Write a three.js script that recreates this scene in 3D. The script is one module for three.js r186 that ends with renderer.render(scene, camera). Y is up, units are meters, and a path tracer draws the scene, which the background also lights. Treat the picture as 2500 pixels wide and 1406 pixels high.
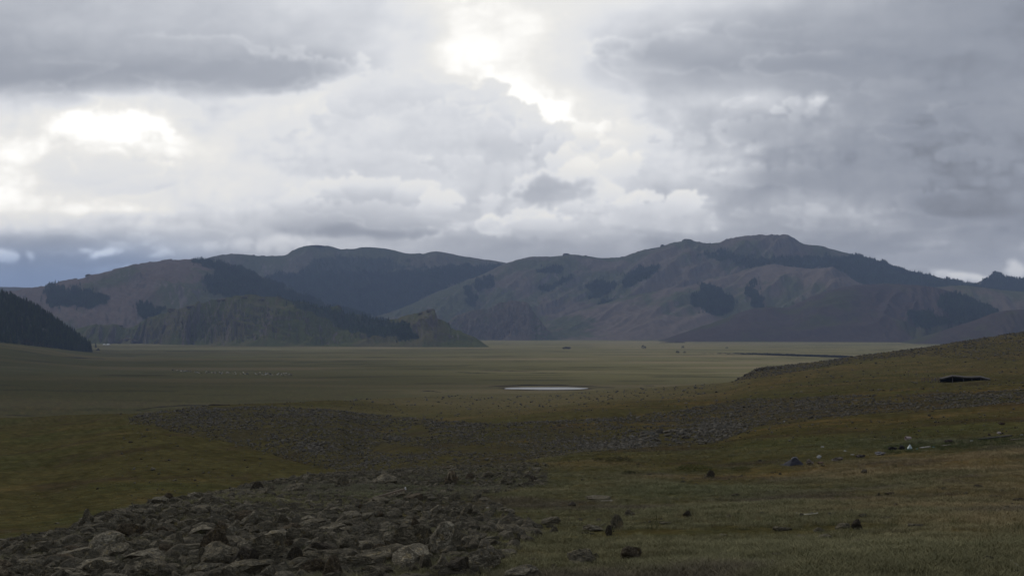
import * as THREE from 'three';
import { mergeGeometries, mergeVertices, toCreasedNormals } from 'three/addons/utils/BufferGeometryUtils.js';
import { MarchingCubes } from 'three/addons/objects/MarchingCubes.js';

// ---------------------------------------------------------------- camera, sky, sun, exposure
const EYE = 60;                                  // metres above the valley floor
const FOV = 28;
const camera = new THREE.PerspectiveCamera(FOV, 1024 / 575, 0.3, 40000);
const F = 703 / Math.tan((FOV / 2) * Math.PI / 180);   // focal length in pixels of the 2500 px wide photograph
const HORIZON = 800;
const PITCH = Math.atan((HORIZON - 703) / F);
camera.position.set(0, EYE, 0);
camera.rotation.x = PITCH;
const scene = new THREE.Scene();
const renderer = new THREE.WebGLRenderer({ antialias: true });
renderer.setSize(1024, 575);
renderer.toneMapping = THREE.LinearToneMapping;
renderer.toneMappingExposure = 1.0;
renderer.shadowMap.enabled = true;
renderer.shadowMap.type = THREE.PCFSoftShadowMap;
const SUN_AZ = -30 * Math.PI / 180, SUN_EL = 28 * Math.PI / 180;
const sun = new THREE.DirectionalLight(new THREE.Color().setRGB(1, 0.93, 0.83), 1.25);
sun.position.set(Math.sin(SUN_AZ) * Math.cos(SUN_EL) * 3000, Math.sin(SUN_EL) * 3000, -Math.cos(SUN_AZ) * Math.cos(SUN_EL) * 3000);
sun.castShadow = true;
sun.shadow.radius = 22;
sun.shadow.mapSize.set(2048, 2048);
Object.assign(sun.shadow.camera, { left: -3000, right: 3000, top: 3000, bottom: -3000, near: 10, far: 12000 });
scene.add(sun);
scene.fog = new THREE.FogExp2(new THREE.Color().setRGB(0.50, 0.66, 1.0), 0.000068);

// ---------------------------------------------------------------- numbers and noise
function rng(seed) {
  let s = seed >>> 0;
  return () => { s = (s + 0x6d2b79f5) | 0; let t = Math.imul(s ^ (s >>> 15), 1 | s); t = (t + Math.imul(t ^ (t >>> 7), 61 | t)) ^ t; return ((t ^ (t >>> 14)) >>> 0) / 4294967296; };
}
const clamp = (v, a = 0, b = 1) => (v < a ? a : v > b ? b : v);
const lerp = (a, b, t) => a + (b - a) * t;
const sstep = (a, b, v) => { const t = clamp((v - a) / (b - a)); return t * t * (3 - 2 * t); };
const lin = (v) => (v <= 0.04045 ? v / 12.92 : Math.pow((v + 0.055) / 1.055, 2.4));
function hash(ix, iy, iz) {
  let h = Math.imul(ix, 374761393) ^ Math.imul(iy, 668265263) ^ Math.imul(iz, 1274126177);
  h = Math.imul(h ^ (h >>> 13), 1103515245); h ^= h >>> 16;
  return (h >>> 0) / 4294967296;
}
function n2(x, y, seed = 0) {                     // value noise, -1 .. 1
  const ix = Math.floor(x), iy = Math.floor(y), fx = x - ix, fy = y - iy;
  const u = fx * fx * fx * (fx * (fx * 6 - 15) + 10), v = fy * fy * fy * (fy * (fy * 6 - 15) + 10);
  const a = hash(ix, iy, seed), b = hash(ix + 1, iy, seed), c = hash(ix, iy + 1, seed), d = hash(ix + 1, iy + 1, seed);
  return 2 * (a + (b - a) * u + (c - a + (a - b - c + d) * u) * v) - 1;
}
function n3(x, y, z, seed = 0) {
  const iz = Math.floor(z), f = z - iz, w = f * f * (3 - 2 * f);
  return lerp(n2(x, y, seed + iz * 57), n2(x, y, seed + (iz + 1) * 57), w);
}
function fbm(x, y, oct, seed = 0, gain = 0.5) {
  let s = 0, a = 1, t = 0;
  for (let i = 0; i < oct; i++) { s += a * n2(x, y, seed + i * 13); t += a; a *= gain; const nx = x * 1.62 - y * 1.18; y = x * 1.18 + y * 1.62; x = nx; }
  return s / t;
}
function fbm3(x, y, z, oct, seed = 0, gain = 0.5) {
  let s = 0, a = 1, t = 0;
  for (let i = 0; i < oct; i++) { s += a * n3(x, y, z, seed + i * 131); t += a; a *= gain; x *= 2.03; y *= 2.03; z *= 2.03; }
  return s / t;
}
function ridged(x, y, oct, seed = 0) {            // 0 .. 1, crests at 1
  let s = 0, a = 1, t = 0;
  for (let i = 0; i < oct; i++) { s += a * (1 - Math.abs(n2(x, y, seed + i * 17))); t += a; a *= 0.5; const nx = x * 1.6 - y * 1.2; y = x * 1.2 + y * 1.6; x = nx; }
  return s / t;
}
function pchip(xs, ys, x) {                       // monotone cubic through the knots
  const n = xs.length;
  if (x <= xs[0]) return ys[0];
  if (x >= xs[n - 1]) return ys[n - 1];
  let i = 0; while (x > xs[i + 1]) i++;
  const d = (k) => (ys[k + 1] - ys[k]) / (xs[k + 1] - xs[k]);
  const m = (k) => {
    if (k === 0) return d(0);
    if (k === n - 1) return d(n - 2);
    const p = d(k - 1), q = d(k); if (p * q <= 0) return 0;
    const h0 = xs[k] - xs[k - 1], h1 = xs[k + 1] - xs[k], w1 = 2 * h1 + h0, w2 = h1 + 2 * h0;
    return (w1 + w2) / (w1 / p + w2 / q);
  };
  const h = xs[i + 1] - xs[i], t = (x - xs[i]) / h, t2 = t * t, t3 = t2 * t;
  return ys[i] * (2 * t3 - 3 * t2 + 1) + h * m(i) * (t3 - 2 * t2 + t) + ys[i + 1] * (3 * t2 - 2 * t3) + h * m(i + 1) * (t3 - t2);
}
// surveying: a pixel of the photograph as a compass bearing (0 = straight ahead, right positive) and a slope of sight
const SP = Math.sin(PITCH), CP = Math.cos(PITCH);
function sight(x, y) {
  const cx = (x - 1250) / F, cy = (703 - y) / F, dy = SP + cy * CP, fz = CP - cy * SP;
  return [Math.atan2(cx, fz), dy / Math.hypot(cx, fz)];
}
function seen(X, Y, Z) {                          // and back: a point as a pixel of the photograph
  const dy = Y - EYE, f = -Z * CP + dy * SP, u = dy * CP + Z * SP;
  return [1250 + F * X / f, 703 - F * u / f];
}
const AZ = (x) => sight(x, HORIZON)[0];

// ---------------------------------------------------------------- the sky: a broken overcast with the sun behind it
{
  const W = 4096, H = 2048, data = new Float32Array(W * H * 4);
  // mean tone of the cloud deck, every 125 px across and 50 px down, as surveyed
  const T = [
    [182,186,190,193,196,200,206,212,220,232,236,230,222,214,204,194,180,172,164,155,148],
    [180,185,189,191,193,196,200,206,216,244,242,226,214,200,188,178,170,165,160,154,148],
    [172,176,180,182,184,188,195,206,220,248,244,222,204,186,175,168,163,158,154,149,146],
    [162,166,169,170,173,175,179,200,220,248,238,226,198,176,166,158,150,147,145,145,147],
    [166,168,170,172,176,178,184,206,220,232,250,226,206,186,182,176,166,158,152,150,150],
    [208,214,236,222,216,216,222,222,212,212,236,236,222,208,202,200,180,164,158,154,151],
    [222,232,246,240,228,222,222,216,207,204,216,232,226,206,188,184,170,156,150,152,151],
    [236,228,240,238,226,220,216,210,206,203,200,222,226,210,188,174,166,156,147,149,149],
    [242,220,226,224,222,218,213,209,206,203,200,214,222,210,184,170,162,154,149,148,146],
    [242,228,222,222,224,218,212,210,212,206,196,204,214,200,178,163,156,152,149,147,143],
    [238,236,234,228,218,212,210,208,206,200,202,210,208,198,182,176,176,170,150,142,138],
    [212,216,214,210,206,200,192,186,186,192,200,202,198,192,184,182,176,172,164,157,152],
    [168,176,184,186,190,194,198,196,190,186,182,180,176,172,170,170,166,165,166,168,170],
    [152,158,162,166,172,180,184,184,182,180,178,176,174,170,168,166,166,170,176,184,178],
  ];
  const tone = (x, y) => {
    const gx = clamp(x / 125, 0, 19.999), gy = clamp(y / 50, 0, 12.999), i = Math.floor(gx), j = Math.floor(gy);
    const u = sstep(0, 1, gx - i), v = sstep(0, 1, gy - j);
    return lerp(lerp(T[j][i], T[j][i + 1], u), lerp(T[j + 1][i], T[j + 1][i + 1], u), v);
  };
  // single cloud banks: [x, y, half width, half height, turn, tone on top, tone below, softness, raggedness, share]
  const banks = [
    [300, 150, 560, 62, 0.0, 178, 162, 0.55, 0.30, 0.75], [560, 165, 330, 50, 0.04, 174, 164, 0.4, 0.3, 0.7], [60, 178, 220, 36, -0.03, 166, 158, 0.4, 0.28, 0.6],
    [430, 130, 420, 16, 0.02, 184, 178, 0.9, 0.5, 0.4], [180, 242, 110, 30, 0.1, 192, 188, 0.7, 0.6, 0.6], [90, 222, 90, 12, 0, 176, 172, 0.7, 0.5, 0.5],
    [290, 312, 260, 100, 0.12, 256, 252, 1.0, 0.4, 0.85], [300, 310, 165, 62, 0.12, 268, 266, 0.7, 0.4, 0.95], [120, 335, 120, 30, -0.1, 246, 244, 0.9, 0.5, 0.6], [30, 440, 80, 115, 0.1, 254, 250, 0.9, 0.45, 0.8],
    [250, 422, 150, 52, 0.03, 230, 208, 0.35, 0.3, 0.85], [330, 455, 130, 26, -0.14, 224, 200, 0.35, 0.25, 0.7], [150, 400, 50, 30, 0, 226, 220, 0.3, 0.5, 0.7], [210, 508, 250, 26, 0.08, 254, 248, 0.8, 0.4, 0.85],
    [420, 262, 140, 40, 0.3, 232, 228, 0.8, 0.5, 0.5], [640, 300, 210, 60, -0.25, 228, 220, 0.7, 0.5, 0.6], [760, 260, 120, 40, -0.5, 236, 228, 0.8, 0.5, 0.6],
    [1190, 130, 230, 170, 0.3, 250, 246, 1.1, 0.35, 0.85], [1165, 95, 120, 95, 0.2, 250, 246, 1.0, 0.45, 0.9], [1115, 165, 80, 42, 0.1, 258, 256, 0.9, 0.5, 0.9], [1235, 212, 130, 42, 0.35, 258, 258, 0.9, 0.5, 0.95], [1345, 285, 60, 40, 0.5, 264, 254, 0.7, 0.55, 0.95], [1290, 250, 60, 34, 0.5, 262, 256, 0.7, 0.5, 0.9],
    [1040, 360, 290, 150, 0.1, 214, 200, 0.7, 0.3, 0.8], [870, 250, 78, 58, 0, 216, 202, 0.24, 0.6, 0.85], [935, 222, 78, 58, 0, 216, 202, 0.24, 0.6, 0.85], [1010, 212, 78, 58, 0, 216, 202, 0.24, 0.6, 0.85], [1090, 222, 78, 58, 0, 216, 202, 0.24, 0.6, 0.85], [1165, 248, 78, 58, 0, 216, 202, 0.24, 0.6, 0.85], [1235, 290, 78, 58, 0, 216, 202, 0.24, 0.6, 0.85], [1300, 335, 78, 58, 0, 216, 202, 0.24, 0.6, 0.85], [1345, 372, 78, 58, 0, 216, 202, 0.24, 0.6, 0.85],
    [1100, 340, 200, 90, 0.2, 211, 204, 0.6, 0.4, 0.6], [1000, 420, 150, 50, 0.2, 208, 204, 0.7, 0.5, 0.5], [1180, 430, 110, 44, 0.3, 208, 202, 0.5, 0.5, 0.5],
    [1330, 468, 130, 48, -0.1, 190, 190, 0.6, 0.4, 0.85],
    [1640, 410, 330, 110, -0.05, 224, 200, 1.1, 0.4, 0.7], [1395, 372, 56, 36, 0, 238, 212, 0.16, 0.7, 0.95], [1370, 392, 56, 36, 0, 238, 212, 0.16, 0.7, 0.95], [1430, 352, 56, 36, 0, 238, 212, 0.16, 0.7, 0.95], [1450, 405, 56, 36, 0, 238, 212, 0.16, 0.7, 0.95], [1500, 372, 56, 36, 0, 238, 212, 0.16, 0.7, 0.95], [1420, 425, 56, 36, 0, 238, 212, 0.16, 0.7, 0.95], [1530, 410, 56, 36, 0, 238, 212, 0.16, 0.7, 0.95],
    [1420, 322, 60, 28, 0.5, 240, 232, 0.6, 0.6, 0.5], [1560, 330, 120, 40, -0.2, 230, 222, 0.8, 0.5, 0.5],
    [900, 520, 210, 78, 0.05, 212, 168, 0.45, 0.35, 0.85], [745, 492, 66, 42, 0, 226, 192, 0.18, 0.65, 0.95], [810, 468, 66, 42, 0, 226, 192, 0.18, 0.65, 0.95], [880, 458, 66, 42, 0, 226, 192, 0.18, 0.65, 0.95], [950, 460, 66, 42, 0, 226, 192, 0.18, 0.65, 0.95], [1015, 474, 66, 42, 0, 226, 192, 0.18, 0.65, 0.95], [1070, 505, 66, 42, 0, 226, 192, 0.18, 0.65, 0.95],
    [1010, 550, 130, 30, 0.0, 194, 170, 0.6, 0.4, 0.6], [740, 548, 170, 30, 0.0, 192, 168, 0.6, 0.4, 0.6],
    [1185, 498, 44, 28, 0.0, 214, 208, 0.4, 0.7, 0.8], [1225, 552, 52, 30, 0, 224, 204, 0.14, 0.65, 0.95], [1275, 534, 52, 30, 0, 224, 204, 0.14, 0.65, 0.95], [1325, 528, 52, 30, 0, 224, 204, 0.14, 0.65, 0.95], [1372, 532, 52, 30, 0, 224, 204, 0.14, 0.65, 0.95], [1425, 498, 56, 36, 0, 228, 196, 0.14, 0.65, 0.95], [1480, 484, 56, 36, 0, 228, 196, 0.14, 0.65, 0.95], [1540, 494, 56, 36, 0, 228, 196, 0.14, 0.65, 0.95], [1600, 484, 56, 36, 0, 228, 196, 0.14, 0.65, 0.95], [1660, 496, 56, 36, 0, 228, 196, 0.14, 0.65, 0.95],
    [1325, 468, 120, 42, -0.1, 180, 182, 0.5, 0.45, 0.9], [1450, 556, 330, 36, 0, 204, 188, 0.7, 0.45, 0.7], [1620, 520, 170, 60, 0.0, 214, 196, 0.5, 0.4, 0.7],
    [1250, 588, 500, 16, 0.0, 188, 182, 0.9, 0.3, 0.6], [860, 568, 260, 18, 0.0, 156, 150, 0.9, 0.4, 0.85],
    [1790, 140, 380, 56, 0.04, 178, 164, 0.55, 0.3, 0.7], [2060, 160, 260, 38, 0.02, 152, 147, 0.7, 0.3, 0.7], [1560, 165, 160, 34, 0.1, 196, 188, 0.8, 0.4, 0.5], [2000, 90, 300, 24, 0.05, 172, 166, 0.9, 0.5, 0.4],
    [1990, 250, 110, 32, -0.28, 226, 210, 0.8, 0.6, 0.85], [1815, 248, 70, 14, -0.15, 218, 210, 0.9, 0.5, 0.7], [2130, 222, 40, 7, 0, 188, 182, 0.9, 0.5, 0.5], [1900, 330, 160, 40, 0.1, 182, 172, 0.8, 0.6, 0.5],
    [2390, 290, 120, 46, 0.1, 152, 141, 0.5, 0.5, 0.7], [2260, 325, 120, 22, 0.05, 147, 140, 0.6, 0.6, 0.6], [2200, 210, 150, 24, -0.1, 170, 160, 0.5, 0.5, 0.5], [2420, 380, 130, 26, 0, 158, 150, 0.6, 0.6, 0.5],
    [2010, 515, 200, 30, 0.0, 198, 184, 0.6, 0.55, 0.8], [1860, 525, 110, 20, 0.1, 172, 168, 0.7, 0.6, 0.6], [2370, 505, 190, 40, 0.03, 144, 132, 0.5, 0.3, 0.8], [2030, 440, 300, 30, 0.05, 156, 150, 0.8, 0.4, 0.5],
    [2200, 553, 400, 11, 0.0, 182, 172, 0.9, 0.4, 0.7], [1700, 575, 260, 12, 0, 174, 170, 0.9, 0.3, 0.5], [2050, 592, 180, 14, 0.05, 162, 162, 0.9, 0.4, 0.6],
    [2310, 625, 220, 30, -0.08, 178, 170, 0.5, 0.5, 0.7], [2350, 669, 82, 14, 0.06, 226, 212, 0.5, 0.5, 0.95], [2488, 652, 34, 28, 0.2, 222, 210, 0.5, 0.6, 0.9], [2140, 640, 80, 9, 0.25, 212, 202, 0.7, 0.5, 0.7], [2260, 590, 150, 12, 0, 194, 184, 0.7, 0.5, 0.5],
    [100, 600, 260, 28, 0.02, 168, 162, 0.7, 0.5, 0.6], [120, 670, 300, 36, 0.05, 158, 150, 0.7, 0.5, 0.6],
    [4, 628, 26, 20, 0, 216, 200, 0.5, 0.6, 0.85], [62, 625, 19, 24, 0.2, 214, 200, 0.5, 0.6, 0.85], [256, 624, 60, 14, -0.1, 226, 208, 0.5, 0.7, 0.95], [225, 616, 26, 9, 0.1, 214, 204, 0.5, 0.7, 0.8], [320, 597, 75, 18, -0.15, 206, 194, 0.8, 0.6, 0.7],
    [270, 655, 60, 14, -0.2, 182, 172, 0.7, 0.6, 0.7], [400, 622, 34, 9, -0.2, 208, 196, 0.6, 0.6, 0.8], [330, 650, 40, 9, -0.2, 200, 190, 0.6, 0.6, 0.7], [580, 604, 40, 19, 0, 216, 202, 0.5, 0.6, 0.8], [515, 614, 30, 12, 0, 210, 198, 0.5, 0.6, 0.7], [680, 598, 75, 25, 0, 216, 206, 0.5, 0.5, 0.8], [470, 585, 90, 18, 0, 188, 178, 0.8, 0.5, 0.5],
  ];
  const inFrame = (px, py) => {
    const wx = fbm(px / 170, py / 95, 4, 11) * 26, wy = fbm(px / 170, py / 95, 4, 31) * 14;
    let L = tone(px + wx * 1.3, py + wy * 1.2);
    const puff = Math.abs(n2((px + wx) / 46, (py + wy) / 34, 61)) + 0.5 * Math.abs(n2(px / 21, py / 16, 62)) + 0.25 * Math.abs(n2(px / 10, py / 8, 63)) - 0.6;
    const rag = 0.62 * fbm(px / 90, py / 60, 6, 51, 0.58) + 0.5 * puff, wisp = fbm(px / 150 + py / 300, py / 60, 5, 71, 0.55);
    const mid = sstep(180, 300, py) * (1 - sstep(560, 640, py)); L += wisp * (9 + 5 * mid) + rag * (5 + 9 * mid) + 14 * mid * fbm((px + wx * 2) / 210, (py + wy * 2) / 120, 5, 81, 0.55);
    for (const [cx, cy, rx, ry, rot, top, low, soft, amp, share] of banks) {
      const dx = px - cx, dy = py - cy;
      if (Math.abs(dx) > rx * 1.9 + 60 || Math.abs(dy) > rx * 0.5 + ry * 2 + 40) continue;
      const c = Math.cos(rot), s = Math.sin(rot), u = (dx * c + dy * s + wx * 1.6) / rx, v = (-dx * s + dy * c + wy * 1.3) / ry;
      const d = 1 - Math.sqrt(u * u + v * v) + rag * amp * 1.5 + wisp * amp * 0.8;
      const m = sstep(0, Math.max(soft * 1.3, 0.06), d) * share;
      if (m > 0 && top < 240) { const sx = 1170 - cx, sy = 100 - cy, lit = clamp((dx * sx + dy * sy) / (Math.hypot(sx, sy) * Math.hypot(dx, dy * 1.5) + 1) + 0.25); L += 13 * lit * sstep(0, 0.12, d) * (1 - sstep(0.1, 0.45, d)) * share; }
      if (m > 0) L = lerp(L, lerp(top, low, sstep(-0.8, 0.9, v + rag * 0.35)) + wisp * 6 + rag * 9, m);
    }
    return L;
  };
  for (let row = 0; row < H; row++) {
    const up = ((row + 0.5) / H - 0.5) * Math.PI, se = Math.sin(up), te = Math.tan(up);
    for (let col = 0; col < W; col++) {
      const o = (row * W + col) * 4;
      if (up < -0.02) { data[o] = data[o + 1] = data[o + 2] = 0.1; data[o + 3] = 1; continue; }
      let az = ((col + 0.5) / W - 0.5) * 2 * Math.PI + Math.PI / 2; if (az > Math.PI) az -= 2 * Math.PI;
      // the frame's own cloud banks where the camera looks; past its edges the same kind of deck goes on, dimmer away from the sun
      let wIn = 0, px = 0, py = 0;
      if (Math.abs(az) < 0.75 && up < 0.6) {
        const cx = Math.tan(az), cz = 1, cy = te * Math.hypot(cx, cz), f = cz * CP + cy * SP;
        px = 1250 + F * cx / f; py = 703 - F * (cy * CP - cz * SP) / f;
        wIn = (1 - sstep(0, 700, Math.max(-px, px - 2500))) * (1 - sstep(0, 500, -py));
      }
      let L = 0;
      if (wIn < 1) {
        const k = 1 / (se + 0.12), X = Math.sin(az) * k * Math.cos(up), Z = -Math.cos(az) * k * Math.cos(up);
        const cosSun = Math.cos(up) * Math.cos(SUN_EL) * Math.cos(az - SUN_AZ) + se * Math.sin(SUN_EL);
        const q = fbm(X * 1.1 + 0.4 * n2(X * 2, Z * 2, 5), Z * 1.1, 5, 91), q2 = fbm(X * 3.1, Z * 3.1, 4, 92);
        L = 152 + 46 * Math.pow(clamp(cosSun), 4) + q * 32 + q2 * 10;
      }
      if (wIn > 0) L = lerp(L, inFrame(px, py), wIn);
      const dim = clamp((236 - L) / 90), low = wIn * sstep(540, 690, py) * (1 - sstep(250, 700, px));
      L = L < 150 ? 158 + (L - 150) * 1.35 : L < 215 ? 158 + 73 * Math.pow((L - 150) / 65, 1.3) : 231 + (L - 215) * 0.46;
      let r = L * (1 - 0.048 * dim - 0.09 * low), g = L * (1 - 0.008 * dim - 0.012 * low), b = L * (1 + 0.07 * dim + 0.11 * low);
      const warm = sstep(222, 244, L); g *= 1 - 0.005 * warm; b *= 1 - 0.02 * warm;
      const over = 1 + 0.22 * sstep(238, 252, L), T = Math.exp(-0.00004 * Math.min(9000, 850 / Math.max(se, 0.02)));  // the haze in front of the clouds takes some of their light
      const behind = (v, air) => Math.max(0.02, (v - air * (1 - T)) / T);
      data[o] = behind(lin(r / 255) * over, 0.14); data[o + 1] = behind(lin(g / 255) * over, 0.19); data[o + 2] = behind(lin(b / 255) * over, 0.28); data[o + 3] = 1;
    }
  }
  const tex = new THREE.DataTexture(data, W, H, THREE.RGBAFormat, THREE.FloatType);
  tex.mapping = THREE.EquirectangularReflectionMapping; tex.magFilter = THREE.LinearFilter; tex.minFilter = THREE.LinearFilter; tex.needsUpdate = true;
  scene.background = tex; scene.environment = tex;
}

// ---------------------------------------------------------------- naming
const taken = new Map();
function numbered(name) { const n = taken.get(name) ?? 0; taken.set(name, n + 1); return n ? name + '_' + String(n).padStart(3, '0') : name; }
function tag(o, label, category, group, kind) {
  if (label) o.userData.label = label;
  if (category) o.userData.category = category;
  if (group) o.userData.group = group;
  if (kind) o.userData.kind = kind;
  return o;
}
function put(o, name, parent = scene) { o.name = parent === scene ? numbered(name) : name; o.castShadow = o.receiveShadow = true; parent.add(o); return o; }
function mesh(name, geometry, material, parent = scene) { return put(new THREE.Mesh(geometry, material), name, parent); }
function thing(name, x, y, z, turn = 0) { const g = put(new THREE.Group(), name); g.position.set(x, y, z); g.rotation.y = turn; return g; }

// ---------------------------------------------------------------- textures
function dataTex(n, fn, srgb = true, mean = null) {
  const d = new Uint8Array(n * n * 4);
  for (let j = 0; j < n; j++) for (let i = 0; i < n; i++) { const c = fn(i / n, j / n), o = (j * n + i) * 4; d[o] = clamp(c[0]) * 255; d[o + 1] = clamp(c[1]) * 255; d[o + 2] = clamp(c[2]) * 255; d[o + 3] = 255; }
  const t = new THREE.DataTexture(d, n, n, THREE.RGBAFormat); t.wrapS = t.wrapT = THREE.RepeatWrapping; t.magFilter = THREE.LinearFilter; t.minFilter = THREE.LinearMipmapLinearFilter; t.generateMipmaps = true;
  if (srgb) t.colorSpace = THREE.SRGBColorSpace; t.needsUpdate = true; return t;
}
// noise that repeats after one unit: blend of four shifted copies
function tileN(fn) {
  return (u, v) => { const a = fn(u, v), b = fn(u - 1, v), c = fn(u, v - 1), d = fn(u - 1, v - 1), su = sstep(0, 1, u), sv = sstep(0, 1, v); const k = Math.hypot((1 - su) * (1 - sv), su * (1 - sv), (1 - su) * sv, su * sv); return ((a * (1 - su) + b * su) * (1 - sv) + (c * (1 - su) + d * su) * sv) / k; };
}
const tGrain = tileN((u, v) => fbm(u * 60, v * 60, 4, 201, 0.75)), tMid = tileN((u, v) => fbm(u * 9, v * 9, 4, 211)), tPit = tileN((u, v) => fbm(u * 34, v * 34, 4, 221, 0.7));
const turfMap = dataTex(512, (u, v) => { const g = 0.80 + 0.26 * tGrain(u, v) + 0.16 * tMid(u, v), y = 0.05 * tMid(v, u); return [g + y, g, g - y * 0.8]; });
const turfBump = dataTex(512, (u, v) => { const g = 0.5 + 0.5 * tGrain(u, v) + 0.25 * tMid(u, v); return [g, g, g]; }, false);
const rockMap = dataTex(512, (u, v) => {
  const m = tMid(u, v), p = tPit(u, v), g = tGrain(u, v);
  let c = 0.56 + 0.16 * g + 0.12 * m; const pale = sstep(0.1, 0.4, p + 0.3 * m + 0.3 * g) * 0.2, dark = sstep(0.2, 0.5, -p + 0.3 * g) * 0.2;
  c += pale - dark; const ochre = sstep(0.3, 0.5, tMid(v, u)) * 0.05;
  return [c + ochre, c * 0.985 + ochre * 0.6, c * 0.93 - ochre * 0.5];
});
const rockBump = dataTex(512, (u, v) => { const c = 0.5 + 0.3 * tPit(u, v) + 0.3 * tGrain(u, v) + 0.2 * tMid(u, v); return [c, c, c]; }, false);

// ---------------------------------------------------------------- the ground: valley floor, near slope, gully, grassy spur, stony slope and right-hand hill as one sheet
// each line: [pixel x, pixel y, distance in metres] of one break of slope, surveyed in the photograph ('h' lines give height instead of pixel y)
const lines = [
  { p: [[-1300, 1420, 11], [0, 1410, 12.5], [1250, 1406, 11], [2500, 1406, 10.5], [3800, 1406, 10]] },
  { p: [[-1300, 1390, 15], [0, 1365, 17.5], [490, 1290, 22], [800, 1255, 27], [1250, 1225, 30], [1750, 1195, 34], [2100, 1160, 38], [2500, 1130, 42], [3800, 1100, 45]] },
  { p: [[-1300, 1420, 19], [0, 1330, 22], [330, 1240, 29], [490, 1212, 35], [650, 1180, 42], [800, 1160, 49], [1000, 1147, 52], [1250, 1131, 56], [1450, 1105, 62], [1750, 1085, 70], [1850, 1047, 85], [2100, 1015, 100], [2500, 985, 110], [3800, 930, 130]] },
  { h: [[-1300, 50.5, 30], [0, 51.6, 33], [330, 50.6, 42], [490, 50, 50], [800, 49.4, 66], [1000, 50, 68], [1250, 51.0, 70], [1450, 51.85, 78], [1750, 51.75, 84], [1850, 51.67, 100], [2100, 51.4, 120], [2500, 52.1, 130], [3800, 54, 150]] },
  { p: [[-1300, 1400, 62], [0, 1326, 61], [330, 1237, 75], [490, 1206, 82], [650, 1170, 93], [800, 1150, 103], [1000, 1140, 85], [1250, 1122, 82], [1450, 1085, 95], [1750, 1060, 110], [1850, 1020, 130], [2100, 985, 150], [2500, 955, 160], [3800, 890, 190]] },
  { p: [[-1300, 1120, 220], [0, 1040, 290], [330, 1036, 200], [430, 1055, 165], [640, 1100, 125], [800, 1146, 112], [1000, 1110, 110], [1250, 1075, 120], [1450, 1045, 140], [1750, 1025, 160], [1850, 1000, 175], [2100, 965, 200], [2500, 935, 210], [3800, 850, 240]] },
  { h: [[-1300, 33, 290], [0, 31.5, 340], [330, 36.5, 232], [430, 36.5, 190], [640, 38.5, 146], [800, 44.2, 121], [1000, 46.6, 130], [1250, 46.7, 150], [1450, 46.2, 175], [1750, 45.6, 200], [1850, 46.1, 215], [2100, 47.2, 240], [2500, 48.8, 260], [3800, 56, 300]] },
  { p: [[-1300, 1060, 350], [0, 1028, 380], [330, 1031, 262], [430, 1052, 215], [640, 1096, 165], [800, 1134, 130], [1000, 1068, 160], [1250, 1025, 200], [1450, 1000, 230], [1750, 980, 260], [1850, 960, 275], [2100, 935, 300], [2500, 905, 330], [3800, 780, 380]] },
  { p: [[-1300, 1030, 450], [0, 1020, 430], [330, 1012, 400], [480, 996, 370], [640, 988, 345], [800, 982, 380], [1000, 972, 600], [1250, 962, 880], [1500, 950, 840], [1700, 940, 700], [1795, 929, 600], [1850, 901, 560], [1950, 890, 560], [2100, 870, 600], [2250, 850, 650], [2400, 826, 700], [2500, 811, 730], [3800, 660, 800]] },
  { h: [[-1300, 14, 800], [0, 0.6, 830], [330, 0.4, 880], [640, 0.2, 900], [1000, 0.2, 1000], [1250, 0.2, 1040], [1500, 0.2, 1080], [1795, 0.2, 1150], [2100, 0.2, 1250], [2500, 0.2, 1400], [3800, 20, 1600]] },
  { h: [[-1300, 34, 1700], [0, 6, 1700], [250, 1, 1700], [500, 0, 1700], [3800, 0, 1900]] },
  { h: [[-1300, 80, 2550], [-300, 44, 2550], [0, 29.5, 2550], [100, 19, 2650], [240, 1.8, 2900], [330, 0, 2900], [3800, 0, 2900]] },
  { h: [[-1300, 90, 3500], [0, 34, 3500], [240, 1, 3500], [330, 0, 3500], [3800, 0, 3500]] },
  { h: [[-1300, 0, 7000], [3800, 0, 7000]] }, { h: [[-1300, 0, 10000], [3800, 0, 10000]] },
].map(({ p, h }) => (p ? { az: p.map(([x, y]) => sight(x, y)[0]), r: p.map((q) => q[2]), h: p.map(([x, y, r]) => EYE + r * sight(x, y)[1]) } : { az: h.map(([x]) => AZ(x)), r: h.map((q) => q[2]), h: h.map((q) => q[1]) }));
const AZ_L = AZ(-1300), AZ_R = AZ(3800);
function profileAt(az) {
  const R = [-1.2, Math.log(3)], Hh = [EYE - 1.75, EYE - 1.86];
  for (const l of lines) { R.push(Math.log(pchip(l.az, l.r, az))); Hh.push(pchip(l.az, l.h, az)); }
  return [R, Hh];
}
function profile(az) {
  if (az >= AZ_L && az <= AZ_R) return profileAt(az);
  const back = az > 0 ? (az - AZ_R) / (2 * Math.PI + AZ_L - AZ_R) : (az + 2 * Math.PI - AZ_R) / (2 * Math.PI + AZ_L - AZ_R), t = sstep(0, 1, back);
  const a = profileAt(AZ_R), b = profileAt(AZ_L);
  return [a[0].map((v, i) => lerp(v, b[0][i], t)), a[1].map((v, i) => lerp(v, b[1][i], t))];
}
const POND = { az: AZ(1337), r: 1145 }; POND.x = Math.sin(POND.az) * POND.r; POND.z = -Math.cos(POND.az) * POND.r;
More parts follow.
